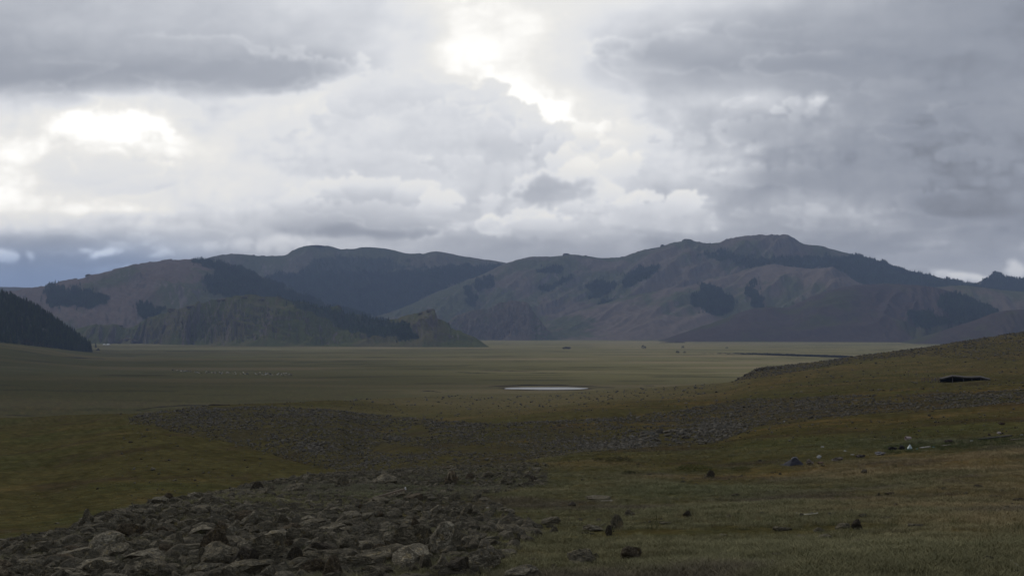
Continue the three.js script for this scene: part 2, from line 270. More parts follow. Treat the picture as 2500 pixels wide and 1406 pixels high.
function roughness(X, Z, r) {
  let d = 0;
  const pond = r > 1000 && r < 1300 ? Math.hypot((X - POND.x) / 46, (Z - POND.z) / 30) : 9;
  if (r < 160) d += 0.035 * fbm(X * 1.7, Z * 1.7, 3, 301) * (1 - sstep(40, 160, r));
  d += (0.10 + 0.1 * sstep(60, 140, r)) * fbm(X / 4.5, Z / 4.5, 3, 302) * sstep(4, 14, r) * (1 - sstep(200, 420, r));
  d += 0.5 * fbm(X / 22, Z / 22, 3, 303) * sstep(45, 120, r) * (1 - sstep(500, 1100, r));
  d += 0.8 * fbm(X / 260, Z / 110, 3, 304) * sstep(700, 1400, r) * sstep(1.1, 3, pond);
  d -= 0.7 * (1 - sstep(0.75, 1.25, pond));
  return d;
}
function groundProfiled(pr, az, r) {
  return pchip(pr[0], pr[1], Math.log(r)) + roughness(Math.sin(az) * r, -Math.cos(az) * r, r);
}
const profiles = [];                              // cached every 1/20 degree for the many queries
function ground(X, Z) {
  const az = Math.atan2(X, -Z), r = Math.max(0.4, Math.hypot(X, Z)), q = (az * 180 / Math.PI + 180) * 20, i = Math.floor(q), t = q - i;
  const P = (k) => profiles[k] ?? (profiles[k] = profile(k / 20 * Math.PI / 180 - Math.PI));
  const L = Math.log(r), a = P(i), b = P(i + 1);
  return lerp(pchip(a[0], a[1], L), pchip(b[0], b[1], L), t) + roughness(X, Z, r);
}
function onGround(x, y, near = 4, far = 4000) {   // where the line of sight through a pixel first meets the ground
  const [az, tan] = sight(x, y), sx = Math.sin(az), sz = -Math.cos(az);
  let r = near, last = near;
  while (r < far) { if (ground(sx * r, sz * r) > EYE + r * tan) break; last = r; r *= 1.012; }
  for (let i = 0; i < 16; i++) { const m = (r + last) / 2; if (ground(sx * m, sz * m) > EYE + m * tan) r = m; else last = m; }
  return { x: sx * r, z: sz * r, y: ground(sx * r, sz * r), r, scale: r / F };   // scale: metres per pixel there
}
// share of stones in the turf, by where it lies: the jumbled field in front, the stony slope across the gully, the right-hand hill's top
const polyIn = (poly, x, y) => { let c = false; for (let i = 0, j = poly.length - 1; i < poly.length; j = i++) if ((poly[i][1] > y) !== (poly[j][1] > y) && x < (poly[j][0] - poly[i][0]) * (y - poly[i][1]) / (poly[j][1] - poly[i][1]) + poly[i][0]) c = !c; return c; };
const F_FIELD = [[-400, 1420], [-400, 1400], [0, 1326], [330, 1238], [490, 1208], [650, 1176], [800, 1156], [1000, 1143], [1250, 1126], [1340, 1135], [1340, 1185], [1180, 1210], [1240, 1250], [1330, 1300], [1150, 1420], [500, 1500], [-400, 1500]];
const F_SLOPE = [[310, 1018], [480, 994], [640, 992], [820, 1002], [1000, 1020], [1200, 1035], [1420, 1025], [1640, 1005], [1800, 975], [2060, 966], [2300, 962], [2520, 950], [2520, 984], [2100, 1013], [1850, 1042], [1750, 1082], [1450, 1104], [1250, 1128], [1000, 1144], [800, 1156], [640, 1150], [430, 1100], [320, 1040]];
const F_HILL = [[1795, 930], [1850, 899], [1950, 888], [2100, 868], [2250, 848], [2400, 823], [2520, 806], [2520, 870], [2400, 880], [2250, 868], [2120, 880], [1960, 905], [1880, 920]];
const spurRidge = (px) => pchip(lines[5].az, lines[5].r, AZ(px));
function soilColour(X, Y, Z, r, out) {
  const [px, py] = seen(X, Y, Z), vis = -Z > 1;
  const a = fbm(X / 13, Z / 13, 4, 401), b = fbm(X / 3.1, Z / 3.1, 3, 402), c = fbm(X / 90, Z / 60, 4, 403), fine = fbm(X * 1.3, Z * 1.3, 2, 404);
  // olive turf, drier where the noise says so
  let R = 0.088, G = 0.077, B = 0.032;
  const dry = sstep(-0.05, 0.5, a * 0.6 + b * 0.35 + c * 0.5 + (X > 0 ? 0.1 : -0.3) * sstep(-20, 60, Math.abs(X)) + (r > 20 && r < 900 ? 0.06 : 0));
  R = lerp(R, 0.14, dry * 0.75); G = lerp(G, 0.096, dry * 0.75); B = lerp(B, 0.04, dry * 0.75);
  const earth = sstep(0.22, 0.55, fbm(X / 7, Z / 7, 4, 405) + 0.25 * fine); R = lerp(R, 0.062, earth * 0.6); G = lerp(G, 0.045, earth * 0.6); B = lerp(B, 0.03, earth * 0.6);
  const lush = sstep(0.15, 0.5, fbm(X / 19, Z / 19, 3, 406)); R = lerp(R, 0.076, lush * 0.6); G = lerp(G, 0.078, lush * 0.6); B = lerp(B, 0.031, lush * 0.6);
  const v = 1 + (0.16 + 0.16 * sstep(40, 120, r)) * fine + 0.2 * b; R *= v; G *= v; B *= v;
  { const pd2 = sstep(-0.22, 0.0, X / r + 0.05 * n2(X / 60, Z / 60, 418)) * (1 - 0.55 * sstep(0.1, 0.22, X / r)) * sstep(150, 430, r + 60 * n2(X / 40, Z / 40, 419)) * (0.75 + 0.35 * a), w2 = clamp(pd2); R = lerp(R, 0.165, w2); G = lerp(G, 0.138, w2); B = lerp(B, 0.072, w2); }  // mid-slope turf paled around the centre: brighter light there put into the colour
  if (r > 300) {                                   // the valley floor: steppe coloured paler to the right and afar as if sunlit between clouds, with long low streaks of damp, bare and dry ground
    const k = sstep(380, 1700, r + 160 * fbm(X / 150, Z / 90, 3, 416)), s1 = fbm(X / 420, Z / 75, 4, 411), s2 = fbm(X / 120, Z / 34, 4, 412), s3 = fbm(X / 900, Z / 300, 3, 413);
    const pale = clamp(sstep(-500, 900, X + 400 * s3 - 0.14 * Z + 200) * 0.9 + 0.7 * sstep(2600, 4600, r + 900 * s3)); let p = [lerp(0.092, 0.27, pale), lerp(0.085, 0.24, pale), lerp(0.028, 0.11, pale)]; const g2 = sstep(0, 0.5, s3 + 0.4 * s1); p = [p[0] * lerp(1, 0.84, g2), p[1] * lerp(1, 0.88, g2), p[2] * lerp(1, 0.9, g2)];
    const leftShade = 1 - 0.26 * (1 - sstep(-260, 60, X + 160 * s3)) * (1 - sstep(1500, 2600, r)); p = p.map((q) => q * leftShade);  // left part of the plain darkened: shade over it put into the turf colour
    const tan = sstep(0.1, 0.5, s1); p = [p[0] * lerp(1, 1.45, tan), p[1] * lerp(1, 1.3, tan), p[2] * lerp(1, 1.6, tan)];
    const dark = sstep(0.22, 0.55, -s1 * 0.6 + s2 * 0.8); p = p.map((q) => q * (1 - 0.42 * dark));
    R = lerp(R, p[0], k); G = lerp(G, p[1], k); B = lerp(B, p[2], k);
    const pd = Math.hypot((X - POND.x) / 46, (Z - POND.z) / 30) + 0.25 * n2(X / 14, Z / 9, 415), mud = 0.7 - 0.7 * sstep(0.95, 1.4, pd); R = lerp(R, 0.06, mud); G = lerp(G, 0.048, mud); B = lerp(B, 0.034, mud);
  }
  if (vis && r < 800 && (px > 820 || py > 1160 || r > spurRidge(px) + 6)) {                            // gravelly soil among the stones
    let st = 0;
    if (polyIn(F_FIELD, px, py)) st = 0.55; else if (polyIn(F_SLOPE, px, py)) st = 0.62; else if (polyIn(F_HILL, px, py)) st = 0.45;
    st *= sstep(-0.55, 0.25, fbm(X / 6, Z / 6, 4, 421) + 0.3 * fine);
    R = lerp(R, 0.07, st); G = lerp(G, 0.06, st); B = lerp(B, 0.038, st);
  }
  out[0] = R * 1.4; out[1] = G * 1.4; out[2] = B * 1.4;
}
function grid(cols, rows, at, name, material, colour, uvScale) {
  const n = cols * rows, pos = new Float32Array(n * 3), uv = new Float32Array(n * 2), col = new Float32Array(n * 3), idx = new Uint32Array((cols - 1) * (rows - 1) * 6), c = [0, 0, 0];
  for (let j = 0, k = 0; j < rows; j++) for (let i = 0; i < cols; i++, k++) { const p = at(i, j); pos.set(p, k * 3); uv[k * 2] = p[0] / uvScale; uv[k * 2 + 1] = -p[2] / uvScale; }
  for (let j = 0, k = 0; j < rows - 1; j++) for (let i = 0; i < cols - 1; i++, k += 6) { const a = j * cols + i; idx.set([a, a + 1, a + cols, a + 1, a + cols + 1, a + cols], k); }
  const g = new THREE.BufferGeometry(); g.setAttribute('position', new THREE.BufferAttribute(pos, 3)); g.setIndex(new THREE.BufferAttribute(idx, 1)); g.computeVertexNormals();
  const nor = g.attributes.normal.array;
  for (let k = 0; k < n; k++) { colour(pos[k * 3], pos[k * 3 + 1], pos[k * 3 + 2], nor[k * 3 + 1], c, k); col.set(c, k * 3); }
  g.setAttribute('uv', new THREE.BufferAttribute(uv, 2)); g.setAttribute('color', new THREE.BufferAttribute(col, 3));
  return tag(mesh(name, g, material), null, null, null, 'structure');
}
const turf = new THREE.MeshPhysicalMaterial({ specularIntensity: 0, vertexColors: true, map: turfMap, bumpMap: turfBump, bumpScale: 0.03, roughness: 1 });
const farTurf = new THREE.MeshPhysicalMaterial({ specularIntensity: 0, vertexColors: true, roughness: 1 });
{
  const azs = [], DEG = Math.PI / 180;
  for (let a = -180; a < -62; a += 6) azs.push(a * DEG);
  for (let a = -62; a < -26; a += 0.5) azs.push(a * DEG);
  for (let i = 0; i <= 820; i++) azs.push((-26 + 52 * i / 820) * DEG);
  for (let a = 26.5; a <= 62; a += 0.5) azs.push(a * DEG);
  for (let a = 68; a <= 180; a += 6) azs.push(a * DEG);
  azs[azs.length - 1] = Math.PI;
  const rows = 560, prs = azs.map(profile), rs = [];
  for (let j = 0; j < rows; j++) rs.push(0.4 * Math.pow(25000, Math.pow(j / (rows - 1), 0.72)));
  const at = (i, j) => { const a = azs[i], r = rs[j]; return [Math.sin(a) * r, groundProfiled(prs[i], a, r), -Math.cos(a) * r]; };
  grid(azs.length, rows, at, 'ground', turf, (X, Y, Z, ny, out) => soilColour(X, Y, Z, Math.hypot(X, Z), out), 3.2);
}

// ---------------------------------------------------------------- hills and mountains: each its own sheet with a foot, a surveyed crest, spurs and ledges
const hills = {};
function hill(name, key, { crest, rB, rR, seed, spur = 0.16, rough = 0.02, ledge = 0, foot = -4, cols, rows = 130, back = 0.4, colour, bend = 0.5, wob = 1.2, gully = 0.85, shear = 0.35 }) {
  const xs = crest.map((q) => q[0]), az0 = AZ(xs[0]), az1 = AZ(xs[xs.length - 1]), ca = crest.map(([x, y]) => sight(x, y)[0]), ct = crest.map(([x, y]) => sight(x, y)[1]);
  const val = (v, az) => (typeof v === 'number' ? v : pchip(v.map((q) => AZ(q[0])), v.map((q) => q[1]), az));
  const surf = (az, s) => {
    const r0 = val(rB, az), r1 = val(rR, az), tanC = pchip(ca, ct, az) + wob / F * fbm(az * 160, seed, 4, seed);
    const hR = EYE + r1 * tanC, hb = typeof foot === 'function' ? foot(az, r0) : foot, Hh = hR - hb;
    let r = r0 + s * (r1 - r0);
    const arc = az * (r0 + r1) / 2;
    let p;
    if (s <= 1) { const q = Math.max(s, 0); p = lerp(q, q * q * (3 - 2 * q), bend); if (s < 0) p = s * 0.4; } else { const q = (s - 1) / back; p = 1 - q * q * 0.7 - q * 0.3 * 0.6; }
    const w = s < 0 ? 0 : s > 1 ? 0 : Math.pow(4 * s * (1 - s), 0.8);
    const L = 0.5 * (r1 - r0), sx = arc / L, sy = s * 0.8;
    const wx = 0.35 * fbm(sx * 1.3, sy * 1.3, 3, seed + 5);
    const sp = ridged(sx * 1.25 + wx + sy * shear, sy * 0.55, 3, seed + 9) - 0.62, sp2 = ridged(sx * 4.2 + wx * 2 + sy * shear * 3, sy * 2.1, 3, seed + 21) - 0.62;
    const sp3 = ridged(sx * 11 + wx * 4 + sy * shear * 7, sy * 6.5, 2, seed + 27) - 0.62;
    const X = Math.sin(az) * r, Z = -Math.cos(az) * r;
    const Lw = clamp(Hh * 0.14, 20, 75), f = fbm(arc / Lw, s * Hh * 1.1 / Lw + arc * 0.3 / Lw, 4, seed + 33, 0.6);
    let h = hb + Hh * (p + w * (spur * sp * 2.2 + spur * gully * (1.25 * sp2 + 0.45 * sp3)) + (0.25 + 0.75 * w) * (s > 0 ? rough * f * Math.min(1, s * 5) : 0));
    if (ledge && s > 0) { const u = (h + arc * 0.16 + 12 * n2(X / 120, Z / 120, seed + 41)) / ledge, fr = u - Math.floor(u), k = sstep(-0.2, 0.5, n2(X / 160, Z / 260, seed + 44)); h += ledge * 0.5 * (sstep(0.35, 0.9, fr) - fr) * k * Math.min(1, s * 4) * (0.3 + 0.7 * w); }
    return [X, h, Z];
  };
  hills[key] = { surf, az0, az1 };
  const info = new Float32Array(cols * rows * 2); let q = 0;
  const at = (i, j) => { const s = -0.06 + (1.06 + back) * (j / (rows - 1)), az = lerp(az0, az1, i / (cols - 1)); info[q++] = s; info[q++] = az; return surf(az, s); };
  return hills[key].mesh = grid(cols, rows, at, name, farTurf, (X, Y, Z, ny, out, k) => colour(X, Y, Z, ny, out, info[2 * k], info[2 * k + 1]), 40);
}
// dry heath, greener patches and bare rock where it is steep
const heath = (seed, { tan = [0.135, 0.108, 0.085], green = [0.082, 0.088, 0.05], rock = [0.13, 0.115, 0.105], greens = 0, rocks = 0, scale = 300, steep = 0.84 } = {}) => (X, Y, Z, ny, out) => {
  const a = fbm(X / scale, (Z + Y * 1.5) / scale, 4, seed), b = fbm(X / (scale * 0.16), (Z + Y * 2) / (scale * 0.16), 4, seed + 3), e = fbm(X / (scale * 0.05), (Z + Y * 2) / (scale * 0.05), 3, seed + 6);
  const st = fbm((X + Z * 0.3) / (scale * 0.5), (Y * 2.4 - X * 0.35) / (scale * 0.07), 4, seed + 8);
  const g = sstep(-0.2, 0.25, a + 0.4 * b + greens), r = sstep(0.12, 0.5, b * 0.6 + e * 0.35 + st * 0.5 + rocks + (steep - ny) * 3.2);
  const v = 1.1 + 0.25 * e + 0.18 * b;
  for (let c = 0; c < 3; c++) out[c] = lerp(lerp(tan[c], green[c], g), rock[c] * (0.8 + 0.5 * e), r) * v;
};
hill('distant_hills', 'far', { crest: [[-700, 668], [-300, 690], [0, 699], [60, 701], [160, 707], [300, 716]], rB: 9000, rR: 9700, seed: 3, cols: 100, rows: 24, spur: 0.05, colour: heath(501) });
hill('distant_mountains', 'B', { crest: [[300, 690], [470, 640], [525, 626], [560, 619], [585, 621], [640, 625], [690, 624], [715, 610], [740, 601], [770, 597], [800, 599], [835, 608], [860, 606], [890, 602], [925, 603], [960, 609], [1000, 620], [1030, 620], [1062, 613], [1085, 616], [1120, 624], [1180, 632], [1235, 642], [1320, 660]], rB: 6900, rR: 8900, seed: 17, cols: 420, rows: 120, spur: 0.13, rough: 0.03, wob: 1.5, colour: heath(511, { greens: 0.15, tan: [0.11, 0.1, 0.075] }) });
hill('left_mountains', 'A', { crest: [[-800, 770], [-400, 740], [20, 711], [60, 705], [95, 700], [125, 694], [160, 685], [190, 682], [215, 674], [245, 665], [300, 656], [340, 646], [370, 641], [400, 637], [440, 634], [470, 633], [520, 637], [570, 648], [650, 681], [720, 712], [800, 745], [880, 768], [960, 790], [1060, 822]], rB: 4700, rR: [[-400, 6500], [470, 6900], [800, 6300], [1060, 5600]], seed: 27, cols: 560, rows: 150, spur: 0.17, rough: 0.04, ledge: 16, wob: 1.8, colour: heath(521, { greens: -0.08, rocks: 0.04, tan: [0.135, 0.106, 0.09] }) });
hill('right_mountains', 'C', { crest: [[840, 800], [900, 779], [1000, 745], [1060, 716], [1120, 692], [1180, 669], [1230, 646], [1262, 634], [1300, 627], [1345, 626], [1390, 622], [1430, 624], [1465, 629], [1510, 628], [1540, 620], [1580, 608], [1620, 600], [1650, 591], [1682, 588], [1705, 593], [1735, 597], [1775, 589], [1810, 584], [1865, 581], [1890, 577], [1925, 578], [1945, 587], [1965, 596], [2005, 600], [2040, 611], [2090, 621], [2150, 638], [2250, 667], [2350, 690], [2420, 703], [2500, 716], [2900, 760]], rB: [[840, 5600], [1600, 5700], [2900, 5900]], rR: [[840, 6600], [1300, 8300], [1900, 8500], [2900, 8000]], seed: 37, cols: 900, rows: 190, spur: 0.17, shear: -1.0, rough: 0.03, ledge: 18, wob: 2.0, colour: heath(531, { greens: 0.05, rocks: 0.06, tan: [0.128, 0.106, 0.085] }) });
hill('brown_spur', 'C2', { crest: [[1180, 842], [1300, 800], [1380, 770], [1450, 748], [1540, 722], [1620, 704], [1700, 684], [1780, 668], [1850, 651], [1885, 645], [1930, 651], [1990, 657], [2030, 652], [2050, 663], [2100, 690], [2200, 735], [2300, 790]], rB: 5500, rR: [[1180, 5900], [1885, 7300], [2300, 6600]], seed: 47, cols: 440, rows: 130, spur: 0.16, shear: -1.0, rough: 0.025, ledge: 14, wob: 1.5, colour: heath(541, { greens: -0.1, rocks: -0.08, tan: [0.15, 0.12, 0.097] }) });
hill('far_right_hill', 'D', { crest: [[2280, 720], [2350, 697], [2385, 690], [2412, 680], [2424, 671], [2432, 666], [2440, 668], [2452, 674], [2500, 683], [2560, 676], [2800, 650], [3100, 700]], rB: 7400, rR: 8700, seed: 57, cols: 160, rows: 60, spur: 0.1, colour: heath(551) });
hill('low_brown_hill', 'C5', { crest: [[2120, 760], [2230, 712], [2300, 700], [2345, 697], [2400, 702], [2460, 709], [2520, 714], [2800, 725], [3100, 800]], rB: 5700, rR: 6700, seed: 67, cols: 220, rows: 70, spur: 0.12, colour: heath(561, { greens: -0.05, rocks: -0.2 }) });
hill('rounded_dark_hill', 'C3', { crest: [[1560, 846], [1640, 822], [1700, 801], [1760, 781], [1800, 765], [1845, 753], [1880, 750], [1915, 751], [1950, 738], [2000, 716], [2050, 703], [2100, 695], [2160, 692], [2230, 695], [2290, 703], [2350, 722], [2420, 752], [2500, 790], [2620, 845]], rB: 4950, rR: [[1560, 5300], [1880, 5800], [2200, 6200], [2620, 5500]], seed: 77, cols: 480, rows: 130, spur: 0.2, rough: 0.01, wob: 0.9, colour: heath(571, { greens: -0.12, rocks: -0.3, tan: [0.066, 0.051, 0.045], green: [0.06, 0.06, 0.03], rock: [0.07, 0.056, 0.05] }) });  // heath colours darkened to stand for the cloud shade over this hill
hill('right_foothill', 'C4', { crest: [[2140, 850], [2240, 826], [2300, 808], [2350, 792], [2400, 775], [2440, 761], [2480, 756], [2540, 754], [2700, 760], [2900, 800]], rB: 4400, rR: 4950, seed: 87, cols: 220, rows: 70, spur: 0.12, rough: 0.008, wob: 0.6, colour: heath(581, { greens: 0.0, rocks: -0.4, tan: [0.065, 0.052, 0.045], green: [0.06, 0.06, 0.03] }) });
hill('rocky_knoll', 'E', { crest: [[1040, 832], [1075, 800], [1105, 778], [1130, 762], [1155, 756], [1200, 751], [1216, 743], [1235, 735], [1262, 732], [1282, 738], [1300, 755], [1318, 782], [1345, 810], [1400, 836]], rB: 5500, rR: 5800, seed: 97, cols: 260, rows: 140, spur: 0.36, gully: 0.35, shear: -0.9, rough: 0.12, ledge: 22, wob: 5, bend: 0.1, colour: heath(591, { rocks: 0.0, rock: [0.145, 0.122, 0.104], scale: 160, steep: 0.7 }) });
hill('craggy_hill', 'M1', { crest: [[150, 848], [185, 803], [228, 795], [262, 793], [290, 793], [304, 798], [320, 797], [350, 781], [395, 764], [422, 756], [480, 742], [530, 731], [565, 723], [595, 719], [638, 723], [674, 722], [710, 731], [764, 746], [800, 754], [822, 748], [834, 757], [842, 768], [890, 771], [908, 780], [937, 782], [975, 775], [1016, 763], [1040, 757], [1054, 756], [1063, 763], [1067, 777], [1082, 783], [1095, 790], [1103, 802], [1130, 812], [1160, 824], [1180, 838], [1200, 850]], rB: [[150, 4550], [300, 4480], [430, 4200], [620, 3800], [1200, 3500]], rR: [[150, 4850], [300, 4850], [600, 4500], [1000, 4020], [1200, 3640]], seed: 107, cols: 700, rows: 220, spur: 0.5, gully: 0.2, shear: -1.1, rough: 0.12, ledge: 24, wob: 3.5, bend: 0.15, colour: heath(601, { rocks: 0.06, greens: 0.2, tan: [0.108, 0.096, 0.044], green: [0.074, 0.08, 0.026], rock: [0.125, 0.105, 0.088], scale: 140, steep: 0.66 }) });
hill('wooded_hill', 'W1', { crest: [[-900, 470], [-400, 600], [-150, 680], [0, 722], [30, 731], [60, 744], [100, 765], [130, 784], [160, 806], [190, 828], [212, 846], [226, 857]], rB: [[-900, 2300], [0, 2560], [110, 2700], [226, 2870]], rR: [[-900, 3100], [0, 3050], [226, 2940]], seed: 117, cols: 260, rows: 80, foot: (az, r) => ground(Math.sin(az) * r, -Math.cos(az) * r) - 1.5, spur: 0.08, rough: 0.02, wob: 1, colour: heath(611, { tan: [0.07, 0.065, 0.035], green: [0.05, 0.055, 0.025], rocks: -0.3 }) });

// END_STRUCTURE
// ---------------------------------------------------------------- water
{
  const pts = []; const q = rng(5);
  for (let i = 0; i < 40; i++) { const a = i / 40 * Math.PI * 2, k = 1 + 0.1 * n2(Math.cos(a) * 2, Math.sin(a) * 2, 8); pts.push(new THREE.Vector2(Math.cos(a) * 43 * k, Math.sin(a) * 24 * k)); }
  const g = new THREE.ShapeGeometry(new THREE.Shape(pts)); g.rotateX(-Math.PI / 2);
  const w = mesh('pond_water', g, new THREE.MeshPhysicalMaterial({ color: new THREE.Color().setRGB(0.03, 0.035, 0.04), roughness: 0.28, specularIntensity: 1 }));
  w.position.set(POND.x, 0.02, POND.z);
  tag(w, null, null, null, 'structure');
}
// low earth banks on the valley floor: a dark cut face with grass running back from its top
const soil = new THREE.MeshPhysicalMaterial({ color: new THREE.Color().setRGB(0.045, 0.038, 0.03), roughness: 1, specularIntensity: 0 });
function bank(px, height, label) {
  const P = [], n = 26;
  for (let i = 0; i <= n; i++) {
    const t = i / n, k = t * (px.length - 1), a = Math.min(px.length - 2, Math.floor(k)), x = lerp(px[a][0], px[a + 1][0], k - a), y = lerp(px[a][1], px[a + 1][1], k - a);
    const g = onGround(x, y, 300), e = Math.pow(Math.sin(Math.PI * clamp(t, 0.02, 0.98)), 0.5) * (0.75 + 0.5 * n2(t * 9, height, 71)), az = Math.atan2(g.x, -g.z), dx = Math.sin(az), dz = -Math.cos(az);
    P.push([[g.x - dx * 0.6, g.y - 0.4, g.z - dz * 0.6], [g.x + dx * 0.3, g.y + height * e * 0.7, g.z + dz * 0.3], [g.x + dx * 1.2, g.y + height * e, g.z + dz * 1.2], [g.x + dx * 14, g.y - 0.5, g.z + dz * 14]]);
  }
  const v = [], id = [];
  P.forEach((r) => r.forEach((p) => v.push(...p)));
  for (let i = 0; i < n; i++) for (let j = 0; j < 3; j++) { const a = i * 4 + j, b = a + 4; id.push(a, b, a + 1, b, b + 1, a + 1); }
  const g = new THREE.BufferGeometry(); g.setAttribute('position', new THREE.Float32BufferAttribute(v, 3)); g.setIndex(id); g.computeVertexNormals();
  tag(mesh('earth_bank', g, soil), null, null, null, 'structure');
}
bank([[1190, 944], [1260, 942], [1350, 941], [1430, 943], [1500, 947]], 1.3);
bank([[1170, 905], [1240, 906], [1310, 906.5]], 1.0); bank([[1110, 909], [1160, 911], [1210, 912]], 0.9); bank([[1290, 911], [1400, 912.5]], 0.7);
bank([[1030, 955], [1055, 956], [1076, 958]], 0.9); bank([[150, 872], [200, 875], [255, 876]], 1.6); bank([[90, 868], [125, 869]], 0.8); bank([[300, 868], [330, 870]], 0.8);
bank([[1570, 942], [1600, 942.5]], 0.6); bank([[560, 990], [440, 991], [370, 996], [330, 1003]], 0.8); bank([[10, 1014], [80, 1016]], 0.5);

// ---------------------------------------------------------------- vegetation builders
const leafMats = {}; const green = (r, g, b) => (leafMats[[r, g, b]] ??= new THREE.MeshPhysicalMaterial({ color: new THREE.Color().setRGB(r, g, b), roughness: 1, specularIntensity: 0, side: THREE.DoubleSide }));
const bark = new THREE.MeshPhysicalMaterial({ color: new THREE.Color().setRGB(0.07, 0.05, 0.035), roughness: 1, specularIntensity: 0.2 });
function geo(v, uvs) { const g = new THREE.BufferGeometry(); g.setAttribute('position', new THREE.Float32BufferAttribute(v, 3)); if (uvs) g.setAttribute('uv', new THREE.Float32BufferAttribute(uvs, 2)); g.computeVertexNormals(); return g; }
// crown of a conifer one metre tall: drooping tiers of ragged boughs
function crownGeo(seed, tiers, boughs, width) {
  const q = rng(seed), v = [];
  for (let t = 0; t < tiers; t++) {
    const f = t / tiers, y = 0.12 + 0.86 * f, R = width * Math.pow(1 - f, 0.8) * (0.8 + 0.35 * q()), n = Math.max(4, Math.round(boughs * (1 - 0.5 * f)));
    for (let b = 0; b < n; b++) {
      const a = (b + q() * 0.9 + t * 0.37) / n * Math.PI * 2, L = R * (0.55 + 0.6 * q()), w = 0.55 * Math.PI * R / n * (0.8 + 0.8 * q()) + 0.012, c = Math.cos(a), s = Math.sin(a), rise = 0.9 / tiers * (0.6 + q());
      const up = y + rise, dn = y - L * (0.25 + 0.3 * q());
      v.push(0, up, 0, c * L * 0.6 - s * w, y, s * L * 0.6 + c * w, c * L, dn, s * L, 0, up, 0, c * L, dn, s * L, c * L * 0.6 + s * w, y, s * L * 0.6 - c * w);
    }
  }
  v.push(-0.012, 0.9, 0, 0.012, 0.9, 0, 0, 1.0, 0, 0, 0.9, -0.012, 0, 0.9, 0.012, 0, 1, 0);
  return geo(v);
}
const trunkGeo = (() => { const g = new THREE.CylinderGeometry(0.006, 0.02, 0.8, 6); g.translate(0, 0.4, 0); return g; })();
const nearCrowns = [1, 2, 3, 4].map((k) => crownGeo(700 + k, 11, 9, 0.19 + 0.03 * (k % 3)));
const farCrowns = [1, 2, 3].map((k) => crownGeo(720 + k, 4, 6, 0.26));
const roundBush = (seed, n, leaf) => { const q = rng(seed), v = []; for (let i = 0; i < n; i++) { const a = q() * 6.283, r = Math.sqrt(q()) * 0.5, y = Math.pow(q(), 0.8) * 0.62 * Math.sqrt(Math.max(0.05, 1 - 3 * r * r)), c = [Math.cos(a) * r, y + 0.04, Math.sin(a) * r]; for (let k = 0; k < 3; k++) v.push(c[0] + (q() - 0.5) * leaf, c[1] + (q() - 0.5) * leaf, c[2] + (q() - 0.5) * leaf); } return geo(v); };

function stuff(name, geometry, material, mats, colours, label, category) {
  const m = new THREE.InstancedMesh(geometry, material, mats.length);
  mats.forEach((x, i) => m.setMatrixAt(i, x));
  if (colours) colours.forEach((c, i) => m.setColorAt(i, c));
  put(m, name); return tag(m, label, category, null, 'stuff');
}
const M4 = (x, y, z, sx, sy, sz, ry = 0, tx = 0, tz = 0) => new THREE.Matrix4().compose(new THREE.Vector3(x, y, z), new THREE.Quaternion().setFromEuler(new THREE.Euler(tx, ry, tz)), new THREE.Vector3(sx, sy, sz));
const tint = (r, g, b) => new THREE.Color().setRGB(r, g, b);

// forests on the mountains: [hill, outline in the photograph, trees, label]
const forestMat = new THREE.MeshPhysicalMaterial({ color: 0xffffff, roughness: 1, specularIntensity: 0, side: THREE.DoubleSide });
function forest(key, poly, n, label, { hMin = 11, hMax = 23, sMax = 1.0, tone = 1, ragged = 16 } = {}) {
  const want = Math.round(n * 1.5), H = hills[key], q = rng(poly[0][0] * 7 + poly[0][1]), mats = [], cols = [], xs = poly.map((p) => p[0]);
  const a0 = Math.max(H.az0, AZ(Math.min(...xs)) - 0.004), a1 = Math.min(H.az1, AZ(Math.max(...xs)) + 0.004);
  for (let t = 0; t < want * 40 && mats.length < want; t++) {
    const az = lerp(a0, a1, q()), s = 0.02 + q() * (sMax - 0.02), [X, Y, Z] = H.surf(az, s), [px, py] = seen(X, Y, Z);
    const stray = q() < 0.1 ? 26 : 0;
    if (!polyIn(poly, px + stray * (q() - 0.5) + ragged * fbm(px / 22, py / 14, 3, 77), py + stray * 0.7 * (q() - 0.5) + ragged * 0.6 * fbm(px / 20, py / 12, 3, 78))) continue;
    const h = lerp(hMin, hMax, q()), w = h * (1.2 + 0.5 * q()); mats.push(M4(X, Y - 0.4, Z, w, h, w, q() * 6.28)); const v = (0.75 + 0.45 * q() + 0.5 * fbm(px / 26, py / 10, 3, 79)) * tone; cols.push(tint(0.046 * v, 0.064 * v, 0.034 * v));
  }
  const gm = H.mesh.geometry, P = gm.attributes.position, C = gm.attributes.color;
  for (let i = 0; i < P.count; i++) { const [px, py] = seen(P.getX(i), P.getY(i), P.getZ(i)); if (want > 100 && polyIn(poly, px + ragged * fbm(px / 22, py / 14, 3, 77), py + ragged * 0.6 * fbm(px / 20, py / 12, 3, 78))) C.setXYZ(i, 0.055, 0.065, 0.045); }
  return stuff('conifer_forest', farCrowns[mats.length % 3], forestMat, mats, cols, label, 'forest');
}
forest('A', [[118, 705], [132, 698], [160, 703], [190, 711], [240, 722], [267, 731], [262, 742], [205, 753], [180, 748], [130, 747], [105, 742]], 900, 'dark conifer wood on the left mountain below its rocky crest');
forest('A', [[335, 738], [350, 742], [405, 757], [350, 779], [330, 762]], 300, 'small triangular wood low on the left mountain');
forest('A', [[466, 634], [520, 639], [570, 650], [650, 684], [720, 715], [800, 748], [880, 770], [960, 794], [700, 800], [560, 735], [505, 705], [490, 692], [528, 670], [500, 655], [478, 645]], 5200, 'broad dark forest covering the right flank of the left mountain', { ragged: 18 });
